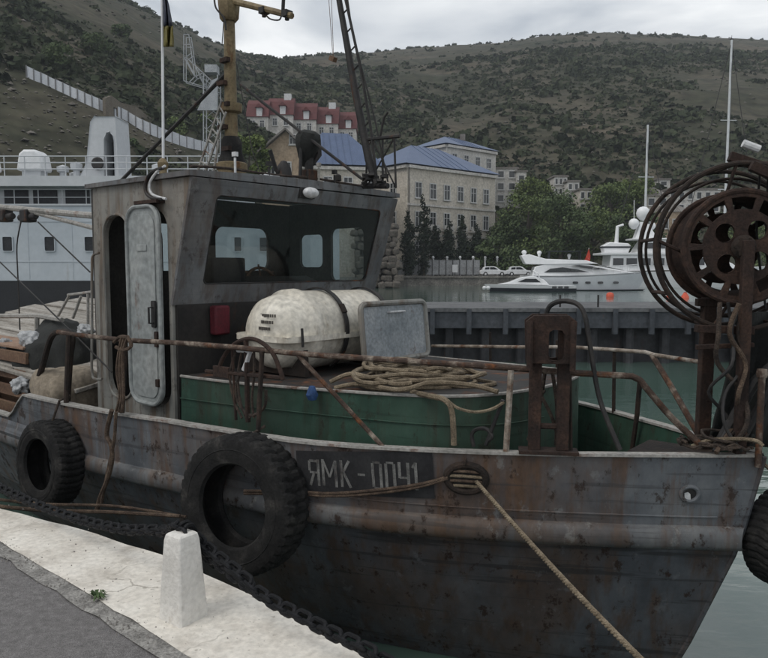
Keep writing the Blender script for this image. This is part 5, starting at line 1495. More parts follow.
# boom stowed aft of the wheelhouse
def a_(px, py): return BL(px, py, y=-.5)
mb = MB(BM); mb.tube([a_(97, 216), a_(40, 211), a_(-60, 201)], .04, 8); bo = mb.build('aft_boom', CAPW, boat)
mb = MB(BM); mb.tube([a_(97, 229), a_(36, 213), a_(20, 208)], .028, 8); mb.build('boom_strut', CAPW, bo)
for px in (5, 28):
    mb = MB(BM); mb.boxm(Matrix.Translation(a_(px, 216)), (.2, .16, .17)); mb.tube([a_(px - 8, 218), a_(px + 8, 216)], .05, 8); mb.build('boom_winch', BLACK, bo, bevel=.02)
mb = MB(BM); mb.tube(catmull([a_(21, 222), a_(17, 245), a_(18, 278), a_(20, 330)], 4), .010, 5); mb.tube([a_(38, 222), a_(90, 272)], .010, 5); mb.build('boom_line', BLACK, bo)
mb = MB(BM); mb.tube([BL(0, 262, y=-1.5), BL(70, 330, y=-1.5), BL(112, 372, y=-1.45)], .008, 5); mb.build('guy_wire', BLACK, boat)
# hand grip and pipe at the aft corner
mb = MB(BM); sp = lambda px, py: BL(px, py, y=-1.38)
mb.tube(catmull([sp(99, 253), sp(93, 256), sp(92, 270), sp(92, 330), sp(92, 372), sp(96, 379), sp(102, 379)], 4), .013, 6); mb.build('corner_pipe', WHSIDE, boat)
# black hose on the side of the roof
mb = MB(BM); sp = lambda px, py: BL(px, py, y=-1.36)
mb.tube(catmull([sp(163, 168), sp(152, 172), sp(146, 182), sp(146, 192), sp(152, 198), sp(163, 199)], 5), .016, 7); mb.build('hose', BLACK, boat)
mb = MB(BM); mb.tube(catmull([sp(165, 166), sp(157, 172), sp(150, 183), sp(152, 194), sp(166, 199)], 5), .012, 7); mb.build('hose', WHITEW, boat)

# ---- starboard rail
def rp(px, py, ins=.10):
    y = -1.4
    for _ in range(25):
        p = BL(px, py, y=y); y += .5 * (-(max(.12, bs(p.x) - ins)) - y)
    return BL(px, py, y=y)
pts = [rp(*q) for q in ((58, 332), (75, 334), (125, 341), (180, 343), (240, 347), (300, 354), (360, 358), (420, 361), (510, 368), (575, 373), (632, 377))]
for i in range(len(pts)): pts[i].z = .5 * pts[i].z + .5 * (pts[max(0, i - 1)].z + pts[min(len(pts) - 1, i + 1)].z) / 2
pts = catmull(pts, 4)
end = rp(700, 444, .06)
tail = [rp(640, 380), rp(648, 390), rp(672, 418), end]
mb = MB(BM); mb.tube(pts + catmull(tail, 4), .021, 10); sr = mb.build('hand_rail', RAIL, boat)
def post(px, yt, yb, m=RAIL, r=.018):
    b_ = rp(px, yb, .02); t_ = BL(px, yt, y=b_.y - 0); t_ = Vector((b_.x, b_.y + .05, t_.z))
    mb = MB(BM); mb.tube([b_ - Vector((0, 0, .03)), t_], r, 8); return mb.build('stanchion', m, sr)
post(506, 371, 449, RAILW, .021); post(66, 336, 404, RUSTD, .025); post(258, 352, 428, RUSTD, .018); post(122, 345, 412, RUSTD, .02)
mb = MB(BM); mb.tube([rp(298, 355), rp(385, 449, .05)], .017, 8); mb.build('rail_brace', RAIL, sr)
mb = MB(BM); mb.tube([rp(570, 374), rp(571, 452, .05)], .012, 6); mb.build('rail_brace', RUSTD, sr)
# port rail
def pp(px, py, ins=.10):
    y = .8
    for _ in range(25):
        p = BL(px, py, y=y); y += .4 * ((max(.12, bs(p.x) - ins)) - y)
    return BL(px, py, y=y)
ppt = [BL(432, 346, y=1.2), BL(520, 347, y=1.05), BL(572, 347, y=.95), BL(645, 352, y=.72), BL(655, 355, y=.66), BL(700, 362, y=.35)]
mb = MB(BM); mb.tube(ppt, .016, 8); pr = mb.build('hand_rail', RAILW, boat)
mb = MB(BM); mb.tube([BL(652, 355, y=.68), BL(672, 388, y=.5), BL(697, 432, y=.28)], .022, 8); mb.build('rail_brace', RAIL, pr)
for x in (1.3, 2.2, 2.9):
    b_ = bs(x) - .06; mb = MB(BM); mb.tube([(x, b_, zs(x)), (x, b_ - .02, .98)], .016, 6); mb.build('stanchion', RUSTD, pr)
mb = MB(BM); mb.tube([BL(640, 380, y=.55), BL(637, 415, y=.6), BL(632, 450, y=.62)], .02, 6); mb.build('stanchion', RUSTD, pr)

# ---- rusty gallows on the starboard bulwark
G0, G1 = rp(534, 452, .05), rp(562, 453, .05)
mb = MB(BM)
gz = 1.33
gd = (G1 - G0); gd.z = 0; gd.normalize()
gn = Vector((-gd.y, gd.x, 0))
gal = None
for k, g in enumerate((G0, G1)):
    mb = MB(BM); mb.bar(Vector((g.x, g.y, zs(g.x) + .02)), Vector((g.x, g.y, gz)), .06, .08, up=gd)
    if gal is None: gal = mb.build('gallows', RUST, boat, bevel=.006)
    else: mb.build('gallows_post', RUST, gal, bevel=.006)
L_ = (Vector((G1.x, G1.y, 0)) - Vector((G0.x, G0.y, 0))).length
GMx = frame_of(Vector((G0.x, G0.y, 1.04)) - gn * .05, gd, AZ)
mb = MB(BM); mb.plate([(-.06, 0), (L_ + .06, 0), (L_ + .07, .27), (L_ + .02, .31), (-.02, .31), (-.07, .27)], [rr(L_ * .42, .02, L_ * .95, .22, .03, 3)], GMx, .03); mb.build('gallows_cheek', RUST, gal, smooth=0, bevel=.004)
mb = MB(BM); mb.plate([(-.06, 0), (L_ + .06, 0), (L_ + .07, .27), (L_ + .02, .31), (-.02, .31), (-.07, .27)], [rr(L_ * .42, .02, L_ * .95, .22, .03, 3)], GMx @ Matrix.Translation((0, 0, -.16)), .03); mb.build('gallows_cheek', RUST, gal, smooth=0, bevel=.004)
for k in (-.045, L_ + .045):
    mb = MB(BM); mb.tube([GMx @ Vector((k, -.04, .045)), GMx @ Vector((k, .24, .045)), GMx @ Vector((k, .27, .035))], .02, 8); mb.build('gallows_roller', RUST, gal)
mb = MB(BM); mb.tube([(G0.x, G0.y, .62), (G1.x, G1.y, .62)], .02, 6); mb.boxm(Matrix.Translation(((G0.x + G1.x) / 2, (G0.y + G1.y) / 2, .455)) @ Matrix.Rotation(math.atan2(gd.y, gd.x), 4, 'Z'), (L_ + .2, .14, .02)); mb.build('gallows_foot', RUST, gal, smooth=0)
mb = MB(BM); g_ = lambda px, py, y=-.55: BL(px, py, y=y)
mb.tube(catmull([g_(545, 318), g_(550, 306), g_(562, 301), g_(577, 304), g_(585, 316), g_(590, 345), g_(600, 400), g_(620, 450)], 6), .017, 8); mb.build('black_hose', BLACK, boat)
mb = MB(BM)
for a, b_ in (((545, 372), (528, 440)), ((538, 390), (560, 445)), ((552, 370), (556, 445)), ((530, 388), (545, 392))): mb.tube(catmull([g_(*a), g_((a[0] + b_[0]) / 2 + 3, (a[1] + b_[1]) / 2), g_(*b_)], 4), .014, 6)
mb.build('gallows_lines', ROPED, boat)
mb = MB(BM); g_ = lambda px, py, y=-.9: BL(px, py, y=y)
mb.tube(catmull([g_(474, 447), g_(472, 435), g_(477, 429), g_(486, 429), g_(492, 436), g_(488, 441)], 5), .014, 7); mb.tube([g_(486, 445), g_(503, 400)], .014, 7); mb.build('deck_hook', BLACK, boat)

# ---- curved rusty roller frame near the wheelhouse
r_ = lambda px, py: BL(px, py, y=-1.48)
mb = MB(BM); mb.tube(catmull([r_(219, 372), r_(222, 360), r_(232, 346), r_(246, 339), r_(259, 341), r_(272, 352), r_(280, 370), r_(283, 380)], 4), .017, 8); rf = mb.build('roller_frame', RUST, boat)
mb = MB(BM); mb.tube([r_(206, 371), r_(283, 378)], .016, 6); mb.tube([r_(246, 340), r_(248, 422)], .02, 8); mb.tube([r_(232, 346), r_(236, 420)], .012, 6); mb.build('roller_bar', RUST, rf)
mb = MB(BM); mb.boxm(Matrix.Translation(r_(222, 372)), (.2, .03, .09)); mb.build('roller_plate', RUST, rf, bevel=.005)
mb = MB(BM); mb.tube([r_(244, 370), r_(250, 352), r_(238, 350)], .02, 8); mb.build('roller_rag', WHITEW, rf)
# aft frames left of the wheelhouse
q_ = lambda px, py, y=-1.6: BL(px, py, y=y)
mb = MB(BM); mb.tube(catmull([q_(24, 418), q_(32, 395), q_(42, 368), q_(50, 340), q_(58, 332), q_(72, 336), q_(70, 360), q_(66, 425)], 4), .03, 8); mb.build('aft_frame', RUSTD, boat)
mb = MB(BM); l0, l1 = [BL(*q, y=-.6) for q in ((68, 294), (90, 292))], None
for a, b_ in (((68, 295), (92, 292)), ((69, 296), (58, 316)), ((81, 296), (73, 318)), ((88, 294), (88, 330))): mb.tube([BL(*a, y=-.6), BL(*b_, y=-.6)], .018, 6)
mb.tube([BL(-20, 316, y=-1.0), BL(40, 316, y=-1.0), BL(62, 320, y=-1.0)], .03, 6); mb.tube([BL(37, 317, y=-1.0), BL(37, 352, y=-1.0)], .028, 6); mb.build('aft_rail', CAPW, boat)

# ---- net hauler on the bow
HC = BM @ BL(741, 247, y=-.02)
axd = Vector((.13, 1, 0)).normalized()
HF = frame_of(HC, Vector((0, 0, 1)).cross(axd) * -1, (0, 0, 1))    # depth axis towards camera
if (HF.to_3x3() @ Vector((0, 0, 1))).y > 0: HF = frame_of(HC, Vector((0, 0, 1)).cross(axd), (0, 0, 1))
def hp(a, b, c): return HF @ Vector((a, b, c))
mb = MB(); mb.tube([hp(0, 0, .06), hp(0, 0, -.50)], .045, 14); hau = mb.build('net_hauler', RUST, boat)
for c, rr_, th_ in ((-.02, .525, .017), (-.42, .525, .016), (-.24, .455, .010), (-.52, .47, .010)):
    mb = MB(); mb.torus(HF @ Matrix.Translation((.01 * (c > -.3), 0, c)) @ Matrix.Rotation(rad(3 if rr_ < .5 else 0), 4, 'Y'), rr_, th_, 56, 8); mb.build('hoop', RUSTD, hau)
for k in range(9):
    a = k * 2 * PI / 9 + .25
    mb = MB(); mb.tube([hp(.525 * math.cos(a), .525 * math.sin(a), -.42), hp(.525 * math.cos(a), .525 * math.sin(a), -.02)], .012, 6)
    if k % 2 == 0: mb.tube([hp(.525 * math.cos(a), .525 * math.sin(a), -.02), hp(.33 * math.cos(a + .2), .33 * math.sin(a + .2), -.05)], .012, 6)
    mb.build('hoop_strut', RUST, hau)
for c, inner in ((0, False), (-.37, True)):
    hol = []
    for k in range(10):
        a0 = 2 * PI * k / 10 + .075; a1 = 2 * PI * (k + 1) / 10 - .075
        hol.append([(.238 * math.cos(a0), .238 * math.sin(a0)), (.238 * math.cos((a0 + a1) / 2), .238 * math.sin((a0 + a1) / 2)), (.238 * math.cos(a1), .238 * math.sin(a1)), (.312 * math.cos(a1), .312 * math.sin(a1)), (.312 * math.cos((a0 + a1) / 2), .312 * math.sin((a0 + a1) / 2)), (.312 * math.cos(a0), .312 * math.sin(a0))])
    for k in range(4):
        a = rad(50 + 90 * k); hol.append(circ(.138 * math.cos(a), .138 * math.sin(a), .06, 14))
    mb = MB(); mb.plate(circ(0, 0, .35, 48), hol, HF @ Matrix.Translation((0, 0, c)), .022)
    f_ = mb.build('drum_flange', RUST, hau, smooth=0, bevel=.003, seg=1)
    mb = MB(); mb.torus(HF @ Matrix.Translation((0, 0, c + .011)), .35, .02, 48, 8); mb.build('flange_rim', RUST, f_)
mb = MB()
for r0 in (.338, .326): mb.lathe([(r0, -.355), (r0 - .03, -.30), (r0 - .045, -.2), (r0 - .03, -.08), (r0, -.02)], HF, 40)
mb.f = [f for f in mb.f if len(f) == 4]
mb.build('drum', RUST, hau)
mb = MB(); mb.lathe([(.0, .03), (.07, .03), (.075, .05), (.05, .075), (0, .08)], HF, 16)
for k in range(6): mb.lathe([(.012, .03), (.012, .055), (0, .056)], HF @ Matrix.Translation((.052 * math.cos(k * PI / 3), .052 * math.sin(k * PI / 3), .02)), 6)
mb.build('drum_boss', RUSTD, hau)
base = BM @ Vector((3.72, -.02, .3))
DZ = .45
mb = MB(); b0 = hp(.015, -1.45, .075); b0.z = DZ; mb.bar(b0, hp(.015, .04, .075), .07, .05, up=(0, 1, 0)); mb.build('front_column', RUST, hau, bevel=.006)
mb = MB(); b1 = hp(-.10, -1.4, -.3); b1.z = DZ - .05; mb.bar(b1, hp(-.12, -.33, -.2), .085, .07, up=(0, 1, 0)); mb.build('rear_column', RUST, hau, bevel=.006)
mb = MB(); mb.bar(hp(-.25, -.52, -.02), hp(.1, -.53, -.02), .08, .05); mb.bar(hp(-.25, -.64, 0), hp(.1, -.62, 0), .04, .03); mb.bar(hp(-.2, -.36, -.2), hp(.14, -.37, -.2), .07, .05); mb.build('cross_beam', RUST, hau, bevel=.004)
mb = MB(); mb.tube([hp(.5, -.42, .1), hp(.1, -.85, .05), hp(-.1, -1.3, 0)], .035, 8); mb.tube([hp(.42, -.5, -.1), hp(.05, -1.3, -.05)], .028, 8); mb.build('hauler_strut', BLACK, hau)
mb = MB()
vs_, fs = [], []
for i in range(12):
    for j in range(9):
        a = i / 11; b_ = j / 8
        x = -.06 + .42 * a + .14 * (1 - b_) * a + .10 * (1 - b_) * (1 - a); y_ = -.42 - .90 * b_
        vs_.append(hp(x - .06 * b_, y_, -.12 + .07 * math.sin(a * 9 + b_ * 3) + .03 * mnoise.noise((a * 6, b_ * 6, 0))))
for i in range(11):
    for j in range(8): fs.append((i * 9 + j, (i + 1) * 9 + j, (i + 1) * 9 + j + 1, i * 9 + j + 1))
mb.add(vs_, fs); nt = mb.build('net_cover', TARPK, hau)
sm = nt.modifiers.new('thick', 'SOLIDIFY'); sm.thickness = .015
mb = MB(); mb.bar(hp(-.06, .58, -.1), hp(.45, .40, -.1), .05, .06); mb.bar(hp(.02, .50, .05), hp(.45, .30, .05), .05, .06); mb.bar(hp(-.02, .55, -.2), hp(.4, .52, -.2), .04); mb.build('top_beam', RUST, hau, bevel=.004)
mb = MB(); mb.tube([hp(.02, .66, -.1), hp(.12, .62, -.1)], .026, 10); mb.build('lamp_tube', WHITEW, hau)
mb = MB()
for k in range(4): mb.tube(catmull([hp(.3 - .05 * k, .5, -.15), hp(.36 - .06 * k, .1, -.25), hp(.33 - .03 * k, -.4, -.2)], 4), .008, 5)
mb.build('hauler_cable', BLACK, hau)
mb = MB(); t_ = BL(762, 374, y=-.05); mb.tube([(t_.x, t_.y, .4), (t_.x, t_.y, t_.z)], .021, 10); mb.lathe([(.03, -.02), (.035, 0), (.03, .03), (0, .035)], Matrix.Translation(t_), 10); mb.F = BM; mb.build('bow_post', RAIL, boat)
mb = MB(BM); mb.boxm(Matrix.Translation((3.68, 0, .36)), (.5, .42, .1)); mb.build('bow_plate', RUSTD, boat, bevel=.01)
for k in range(5):
    rr0 = random.Random(50 + k)
    q = [hp(-.12 + rr0.uniform(-.08, .16), -.35 - .19 * j, .06 + rr0.uniform(-.06, .12)) for j in range(6)]
    for p_ in q: p_.z = max(p_.z, .5)
    mb = MB(); mb.tube(catmull(q, 5), .011 + .004 * (k % 2), 7); mb.build('column_hose', [BLACK, ROPED, RUSTD, ROPEB, BLACK][k], hau)
# ------------------------------------------------------------------ loose things on and around the boat
# life raft canister lying athwart the trunk
RC = Vector((.46, 0, 1.085)); RYC = -.18
RA = frame_of((RC.x, -1.17, RC.z), (1, 0, 0), (0, 0, 1))
RA = Matrix.Translation((RC.x, RYC, RC.z)) @ Matrix.Rotation(-PI / 2, 4, 'X')     # local z along +y (port)
e = thing('life_raft_canister', 'cream life raft canister strapped before the wheelhouse', 'life raft', (RC.x, RYC, .72), frame=BM)
hl_ = .76
prof = [(0, -hl_), (.12, -hl_ + .012), (.24, -hl_ + .06), (.305, -hl_ + .13), (.33, -hl_ + .22), (.34, -hl_ + .3), (.375, -hl_ + .33), (.38, -hl_ + .42), (.36, -hl_ + .45), (.352, .2), (.352, hl_ - .2), (.30, hl_ - .08), (.18, hl_ - .02), (0, hl_)]
up_, lo_ = MB(BM), MB(BM)
full = MB(); full.lathe(prof, RA, 40)
for f in full.f:
    zc = sum(full.v[i].z for i in f) / len(f)
    (up_ if zc > RC.z - .05 else lo_).f.append(f)
for q in (up_, lo_): q.v = [v.copy() for v in full.v]
up_.build('upper_shell', CREAMR, e, smooth=50); lo_.build('lower_shell', CREAMR, e, smooth=50)
mb = MB(BM); oo = [(-.385, -.895), (.385, -.895), (.385, .84), (-.385, .84)]
MF = Matrix.Translation((RC.x, RYC, RC.z - .055)); mb.plate(rr(-.385, -.775, .385, .76, .17, 6), [rr(-.31, -.70, .31, .68, .12, 6)], MF, .035); mb.build('joint_flange', CREAMR, e, smooth=0, bevel=.008)
for yy in (-.22, .40):
    mb = MB(BM); pts = [(RC.x + (.375 if abs(yy + .22) < .01 else .365) * math.cos(a), yy, RC.z + (.375 if abs(yy + .22) < .01 else .365) * math.sin(a)) for a in np.linspace(-1.1, PI + 1.1, 36)]
    vs_, fs = [], []
    for p in pts:
        d = Vector((p[0] - RC.x, 0, p[2] - RC.z)).normalized() * .012
        vs_ += [Vector(p) + Vector((0, -.025, 0)), Vector(p) + Vector((0, .025, 0)), Vector(p) + d + Vector((0, .025, 0)), Vector(p) + d + Vector((0, -.025, 0))]
    for i in range(len(pts) - 1):
        for j in range(4): fs.append((i * 4 + j, i * 4 + (j + 1) % 4, i * 4 + 4 + (j + 1) % 4, i * 4 + 4 + j))
    mb.add(vs_, fs); st = mb.build('strap', BLACK, e)
    mb = MB(BM); a = .55; mb.boxm(Matrix.Translation((RC.x + .385 * math.cos(a), yy, RC.z + .385 * math.sin(a))) @ Matrix.Rotation(-a, 4, 'Y'), (.02, .06, .09)); mb.build('buckle', RUSTD, st, bevel=.004)
mb = MB(BM); mb.tube([(RC.x + .40, -.80, RC.z + .06), (RC.x + .41, -.80, RC.z - .1)], .012, 6); mb.build('latch', BLACK, e)
mb = MB(BM)     # stencilled lines of small print on the shell end
for r in range(3):
    x = -.20 + .02 * r
    while x < .05 + .02 * (2 - r):
        w = rnd.uniform(.010, .026)
        th = rad(18 + 6 * r); yv = -1.17 + .10
        a0 = PI - .0
        zq = .16 - .055 * r
        rho = math.sqrt(x * x + zq * zq)
        yy = interp(rho, [(0, -hl_), (.12, -hl_ + .012), (.24, -hl_ + .06), (.305, -hl_ + .13)]) + RYC - .006
        mb.box((RC.x + x + w / 2 + .12, yy - .004, RC.z + zq), (w, .006, .026)); x += w + .010
mb.build('print', mat('print_ink', [(.05, .045, .04), (.09, .08, .07)], scale=20, bump=0), e, smooth=0, kind='stuff')
mb = MB(BM)
ps = []
for a in np.linspace(.35, .62, 6):
    for y in (.10, .30): ps.append((RC.x + .362 * math.cos(a), y, RC.z + .362 * math.sin(a)))
mb.add(ps, [(2 * i, 2 * i + 1, 2 * i + 3, 2 * i + 2) for i in range(5)]); mb.build('sticker', WHITEP, e)
mb = MB(BM)
for y in (-.72, .25):
    mb.slab([(RC.x - .38, .72), (RC.x + .38, .72), (RC.x + .36, .95), (RC.x + .2, .78), (RC.x - .2, .78), (RC.x - .36, .95)], lambda x, z: .025, Matrix.Translation((0, y, 0)))
mb.build('cradle', RUSTD, e, smooth=0)

# grey hatch lid standing open
HX = Matrix.Translation((1.02, .265, .82)) @ Matrix.Rotation(rad(-6), 4, 'Y')
HXF = HX @ frame_of((0, 0, 0), (0, 1, 0), (0, 0, 1))
e = thing('hatch_lid', 'grey steel hatch lid standing open beside the raft canister', 'hatch', (1.02, .265, .74), frame=BM)
mb = MB(BM); mb.plate(rr(-.49, -.04, .49, .52, .07, 6), [], HXF, .018); mb.build('panel', mat('hatch_paint', [(.16, .185, .20), (.23, .255, .27), (.30, .32, .33)], scale=4, rough=.45, rust=.28, rscale=6, rstretch=(1, 1, 1)), e, smooth=0, bevel=.006)
mb = MB(BM); mb.tube([HXF @ Vector((a, b, .02)) for a, b in rr(-.475, -.025, .475, .505, .06, 6)], .026, 8, closed=True); mb.build('rim', WHSIDE, e)
mb = MB(BM); mb.tube([HXF @ Vector(q) for q in ((-.1, .42, .015), (-.1, .42, .05), (.12, .42, .05), (.12, .42, .015))], .010, 6); mb.build('handle', WHITEW, e)
mb = MB(BM); mb.bar((1.0, -.1, .76), (1.0, -.1, .86), .05, .03); mb.bar((1.0, .62, .76), (1.0, .62, .86), .05, .03); mb.build('hinge', RUSTD, e, bevel=.004)
# heap of hemp rope on the trunk
rg = random.Random(21)
def rope_heap(name, label, centre, rx, ry, n, r=.017, zf=.74):
    mb = MB(BM)
    for k in range(n):
        ph = rg.uniform(0, 6.28); sx_, sy_ = rx * rg.uniform(.55, 1.05), ry * rg.uniform(.5, 1.05); ox, oy = rg.uniform(-.12, .12), rg.uniform(-.08, .08)
        pts = []
        for i in range(34):
            a = ph + i / 33 * 2 * PI * rg.uniform(.93, .95)
            q = 1 + .12 * math.sin(3 * a + k)
            pts.append((centre[0] + ox + sx_ * q * math.cos(a), centre[1] + oy + sy_ * q * math.sin(a), zf + r + .014 * k * (1 - .3 * abs(math.sin(a + k))) + .008 * math.sin(5 * a + k)))
        mb.tube(pts, r, 7)
    return mb.build(name, ROPE, label=label, cat='rope')
rope_heap('rope_coil', 'heap of pale hemp rope coiled on the green trunk', (1.78, -.42, 0), .52, .5, 11)
# bights of the same kind of rope hanging over the edge of the trunk
g_ = lambda px, py, y=-1.06: BL(px, py, y=y)
mb = MB(BM); mb.tube(catmull([g_(412, 392, -.9), g_(430, 396, -1.0), g_(445, 400), g_(452, 412), g_(454, 445)], 5), .02, 7); mb.build('rope_tail', ROPE, label='single hemp rope end hanging down the green trunk side', cat='rope')
mb = MB(BM); mb.tube(catmull([g_(447, 400, -1.0), g_(458, 408, -1.05), g_(475, 412, -1.0), g_(492, 409, -.95), g_(504, 402, -.9)], 5), .011, 6); mb.build('rope_bight', ROPE, label='thin rope bight looped from trunk edge to worn stanchion', cat='rope')
mb = MB(BM); mb.tube(catmull([g_(330, 382, -1.0), g_(350, 374, -.9), g_(372, 378, -.9), g_(395, 384, -.95), g_(412, 383, -.9)], 5), .018, 7); mb.tube(catmull([g_(335, 388, -1.05), g_(360, 384, -1.0), g_(400, 390, -1.0), g_(430, 383, -.9), g_(470, 385, -.75), g_(498, 392, -.7)], 5), .018, 7); mb.build('rope_length', ROPE, label='loose hemp rope lengths lying along the trunk edge', cat='rope')
# blue rag
mb = MB(BM); c = g_(312, 392, -1.18); mb.lathe([(0, -.07), (.03, -.06), (.045, -.02), (.035, .02), (.02, .045), (0, .05)], Matrix.Translation(c), 10, fn=lambda i, j, r: r * (1 + .3 * mnoise.noise((i * 1.1, j * .8, 2)))); mb.build('blue_bag', BLUEP, label='crumpled blue bag hanging on the trunk edge', cat='bag')
# red box under the wheelhouse window
mb = MB(BM); c = BL(220, 320, x=-.18); mb.boxm(Matrix.Translation(c), (.1, .17, .27)); e = mb.build('fire_box', REDP, label='dull red box fixed under the wheelhouse window', cat='box', bevel=.02)
# ropes hanging from the rail by the wheelhouse door
h_ = lambda px, py, y=-1.83: BL(px, py, y=y)
mb = MB(BM)
for dx in (0, 3, 6): mb.tube(catmull([h_(122 + dx, 336), h_(119 + dx * .7, 352), h_(117 + dx, 372), h_(120 + dx * .6, 395), h_(116 + dx, 412)], 4), .013, 6)
mb.tube(catmull([h_(114, 342), h_(120, 337), h_(128, 338), h_(131, 346), h_(124, 350), h_(116, 347)], 4), .016, 6)
mb.build('rail_lashing', ROPEB, label='frayed brown lashing hanging from the rail by the door', cat='rope')
mb = MB(BM); o_ = lambda px, py: BL(px, py, y=-1.93)
mb.tube(catmull([o_(112, 410), o_(108, 425), o_(107, 436), o_(111, 445), o_(112, 460), o_(108, 478), o_(100, 498), o_(97, 510)], 5), .02, 7); mb.tube(catmull([o_(116, 412), o_(114, 440), o_(108, 470), o_(101, 505)], 4), .014, 6); mb.build('hull_rope', ROPEB, label='rusty knotted rope hanging down the hull between two tyres', cat='rope')
mb = MB(BM)
for k in range(5):
    x = 236 + 6 * k
    mb.tube(catmull([r_(x, 350), r_(x - 6 + 2 * k, 375), r_(x - 2, 400), r_(x + 6 - k * 2, 418)], 4), .010, 6)
mb.tube(catmull([r_(240, 372), r_(236, 395), r_(248, 415), r_(264, 408), r_(266, 390)], 4), .012, 6)
mb.build('roller_ropes', ROPED, label='tangle of dark ropes hanging in the curved roller frame', cat='rope')
mb = MB(BM)
rg = random.Random(5)
for k in range(11):
    c = BL(rg.uniform(696, 742), rg.uniform(434, 446), y=-.12)
    pts = [c + Vector((.13 * math.cos(a) * rg.uniform(.7, 1.2), .1 * math.sin(a), rg.uniform(-.02, .02))) for a in np.linspace(rg.uniform(0, 3), rg.uniform(3.5, 6.5), 10)]
    for p in pts: p.z = max(p.z, .42)
    mb.tube(catmull(pts, 2), .010, 6)
mb.build('bow_rope_heap', ROPED, label='dark rope turns heaped round the bow column foot', cat='rope')
mb = MB(BM); b_ = lambda px, py: BL(px, py, y=-.2)
mb.tube(catmull([b_(692, 446), b_(706, 441), b_(722, 439), b_(742, 439), b_(757, 441), b_(763, 446)], 5), .012, 7); mb.build('bow_rope', ROPE, label='pale rope laid along the cap rail at the bow tip', cat='rope')

# gear on the after deck
mb = MB(BM)
rg = random.Random(8)
e = thing('board_stack', 'stack of long pale boards lying on the after deck', 'boards', (-4.2, .3, -.1), frame=BM)
for lay in range(2):
    for k in range(9):
        y = -1.25 + .30 * k + rg.uniform(-.02, .02); zz = .50 + .058 * k + lay * .05
        mb = MB(BM); mb.boxm(Matrix.Translation((-4.6 + rg.uniform(-.3, .3), y, zz)) @ Matrix.Rotation(rg.uniform(-.02, .02), 4, 'Z') @ Matrix.Rotation(rad(10), 4, 'X') @ Matrix.Rotation(rad(2), 4, 'Y'), (5.0, .29, .045)); mb.build('board', PLANK, e, bevel=.006, seg=1)
mb = MB(BM)
for x in (-6.4, -4.6, -2.9): mb.slab([(-1.2, -.13), (1.25, -.13), (1.25, .93), (-1.2, .44)], lambda a, z: .05, Matrix.Translation((x, 0, 0)) @ Matrix.Rotation(PI / 2, 4, 'Z'))
mb.build('trestle', WOODB, e, smooth=0)
def lump(name, m, c, r, label, cat, amp=.18, seed=0, boxy=False):
    bm = bmesh.new(); bmesh.ops.create_icosphere(bm, subdivisions=4, radius=1)
    mb = MB(BM)
    vs_ = []
    for v in bm.verts:
        q = v.co.normalized()
        k = 1 + amp * mnoise.fractal((q.x * 1.7 + seed, q.y * 1.7, q.z * 1.7), 1, 2, 5)
        fold = 1 + amp * .3 * math.sin(9 * math.atan2(q.y, q.x) + 3 * q.z) * (1 - abs(q.z))
        if boxy:
            bx = (abs(q.x) ** 4 + abs(q.y) ** 4 + abs(q.z) ** 4) ** -.25
            fold = bx * (1 + .05 * math.sin(14 * math.atan2(q.y, q.x) + 2 * q.z) * (1 - max(0, q.z)))
            k = (1 + amp * .4 * mnoise.fractal((q.x * 1.7 + seed, q.y * 1.7, q.z * 1.7), 1, 2, 5)) * (1 if q.z < .3 else 1)
        vs_.append((c[0] + q.x * r[0] * k * fold, c[1] + q.y * r[1] * k * fold, c[2] + max(-.9, q.z) * r[2] * k * (bx if boxy else 1)))
    mb.add(vs_, [tuple(v.index for v in f.verts) for f in bm.faces]); bm.free()
    return mb.build(name, m, label=label, cat=cat, smooth=80)
c = BL(66, 385, y=-1.35); lump('tarp_bundle', TARPB, (c.x, c.y, .2), (.34, .3, .40), 'beige tarp bundle tucked behind the bulwark aft', 'tarp', amp=.3, seed=3, boxy=True)
c = BL(62, 352, y=-.9); lump('black_cover', TARPK, (c.x, c.y, .45), (.62, .42, .60), 'black tarpaulin heap aft of the wheelhouse', 'tarp', amp=.2, seed=9)
for i, (px, py, y, r, l_) in enumerate(((5, 344, -1.2, .10, 'round white plastic bag at the edge of the plank box'), (31, 340, -1.2, .15, 'larger white plastic bag beside the grey post'), (20, 386, -1.5, .12, 'crumpled white plastic bag inside the bulwark'), (85, 331, -.9, .10, 'white cloth bundle against the wheelhouse corner'))):
    c = BL(px, py, y=y); lump('plastic_bag', BAGW, c, (r * 1.0, r * .8, r * .7), l_, 'bag', amp=.42, seed=20 + i)
e = thing('plank_box', 'brown plank fish box standing on the after deck', 'box', BL(5, 400, y=-1.35), frame=BM)
for k in range(4):
    mb = MB(BM); p = BL(12, 356 + 17 * k, y=-1.35); mb.boxm(Matrix.Translation((p.x - .6, p.y, p.z)), (2.0, .04, .13)); mb.build('plank', WOODB, e, bevel=.006, seg=1)
mb = MB(BM); p = BL(12, 346, y=-1.3); mb.boxm(Matrix.Translation((p.x - .6, p.y + .2, p.z)), (2.0, .5, .03)); mb.build('lid', mat('reddish_board', [(.2, .12, .08), (.3, .2, .14)], scale=5), e, bevel=.004)
mb = MB(BM); mb.boxm(Matrix.Translation((BL(12, 380, y=-1.35).x - .6, -1.05, .25)), (1.9, .04, .9)); mb.build('back_board', WOODB, e, smooth=0)

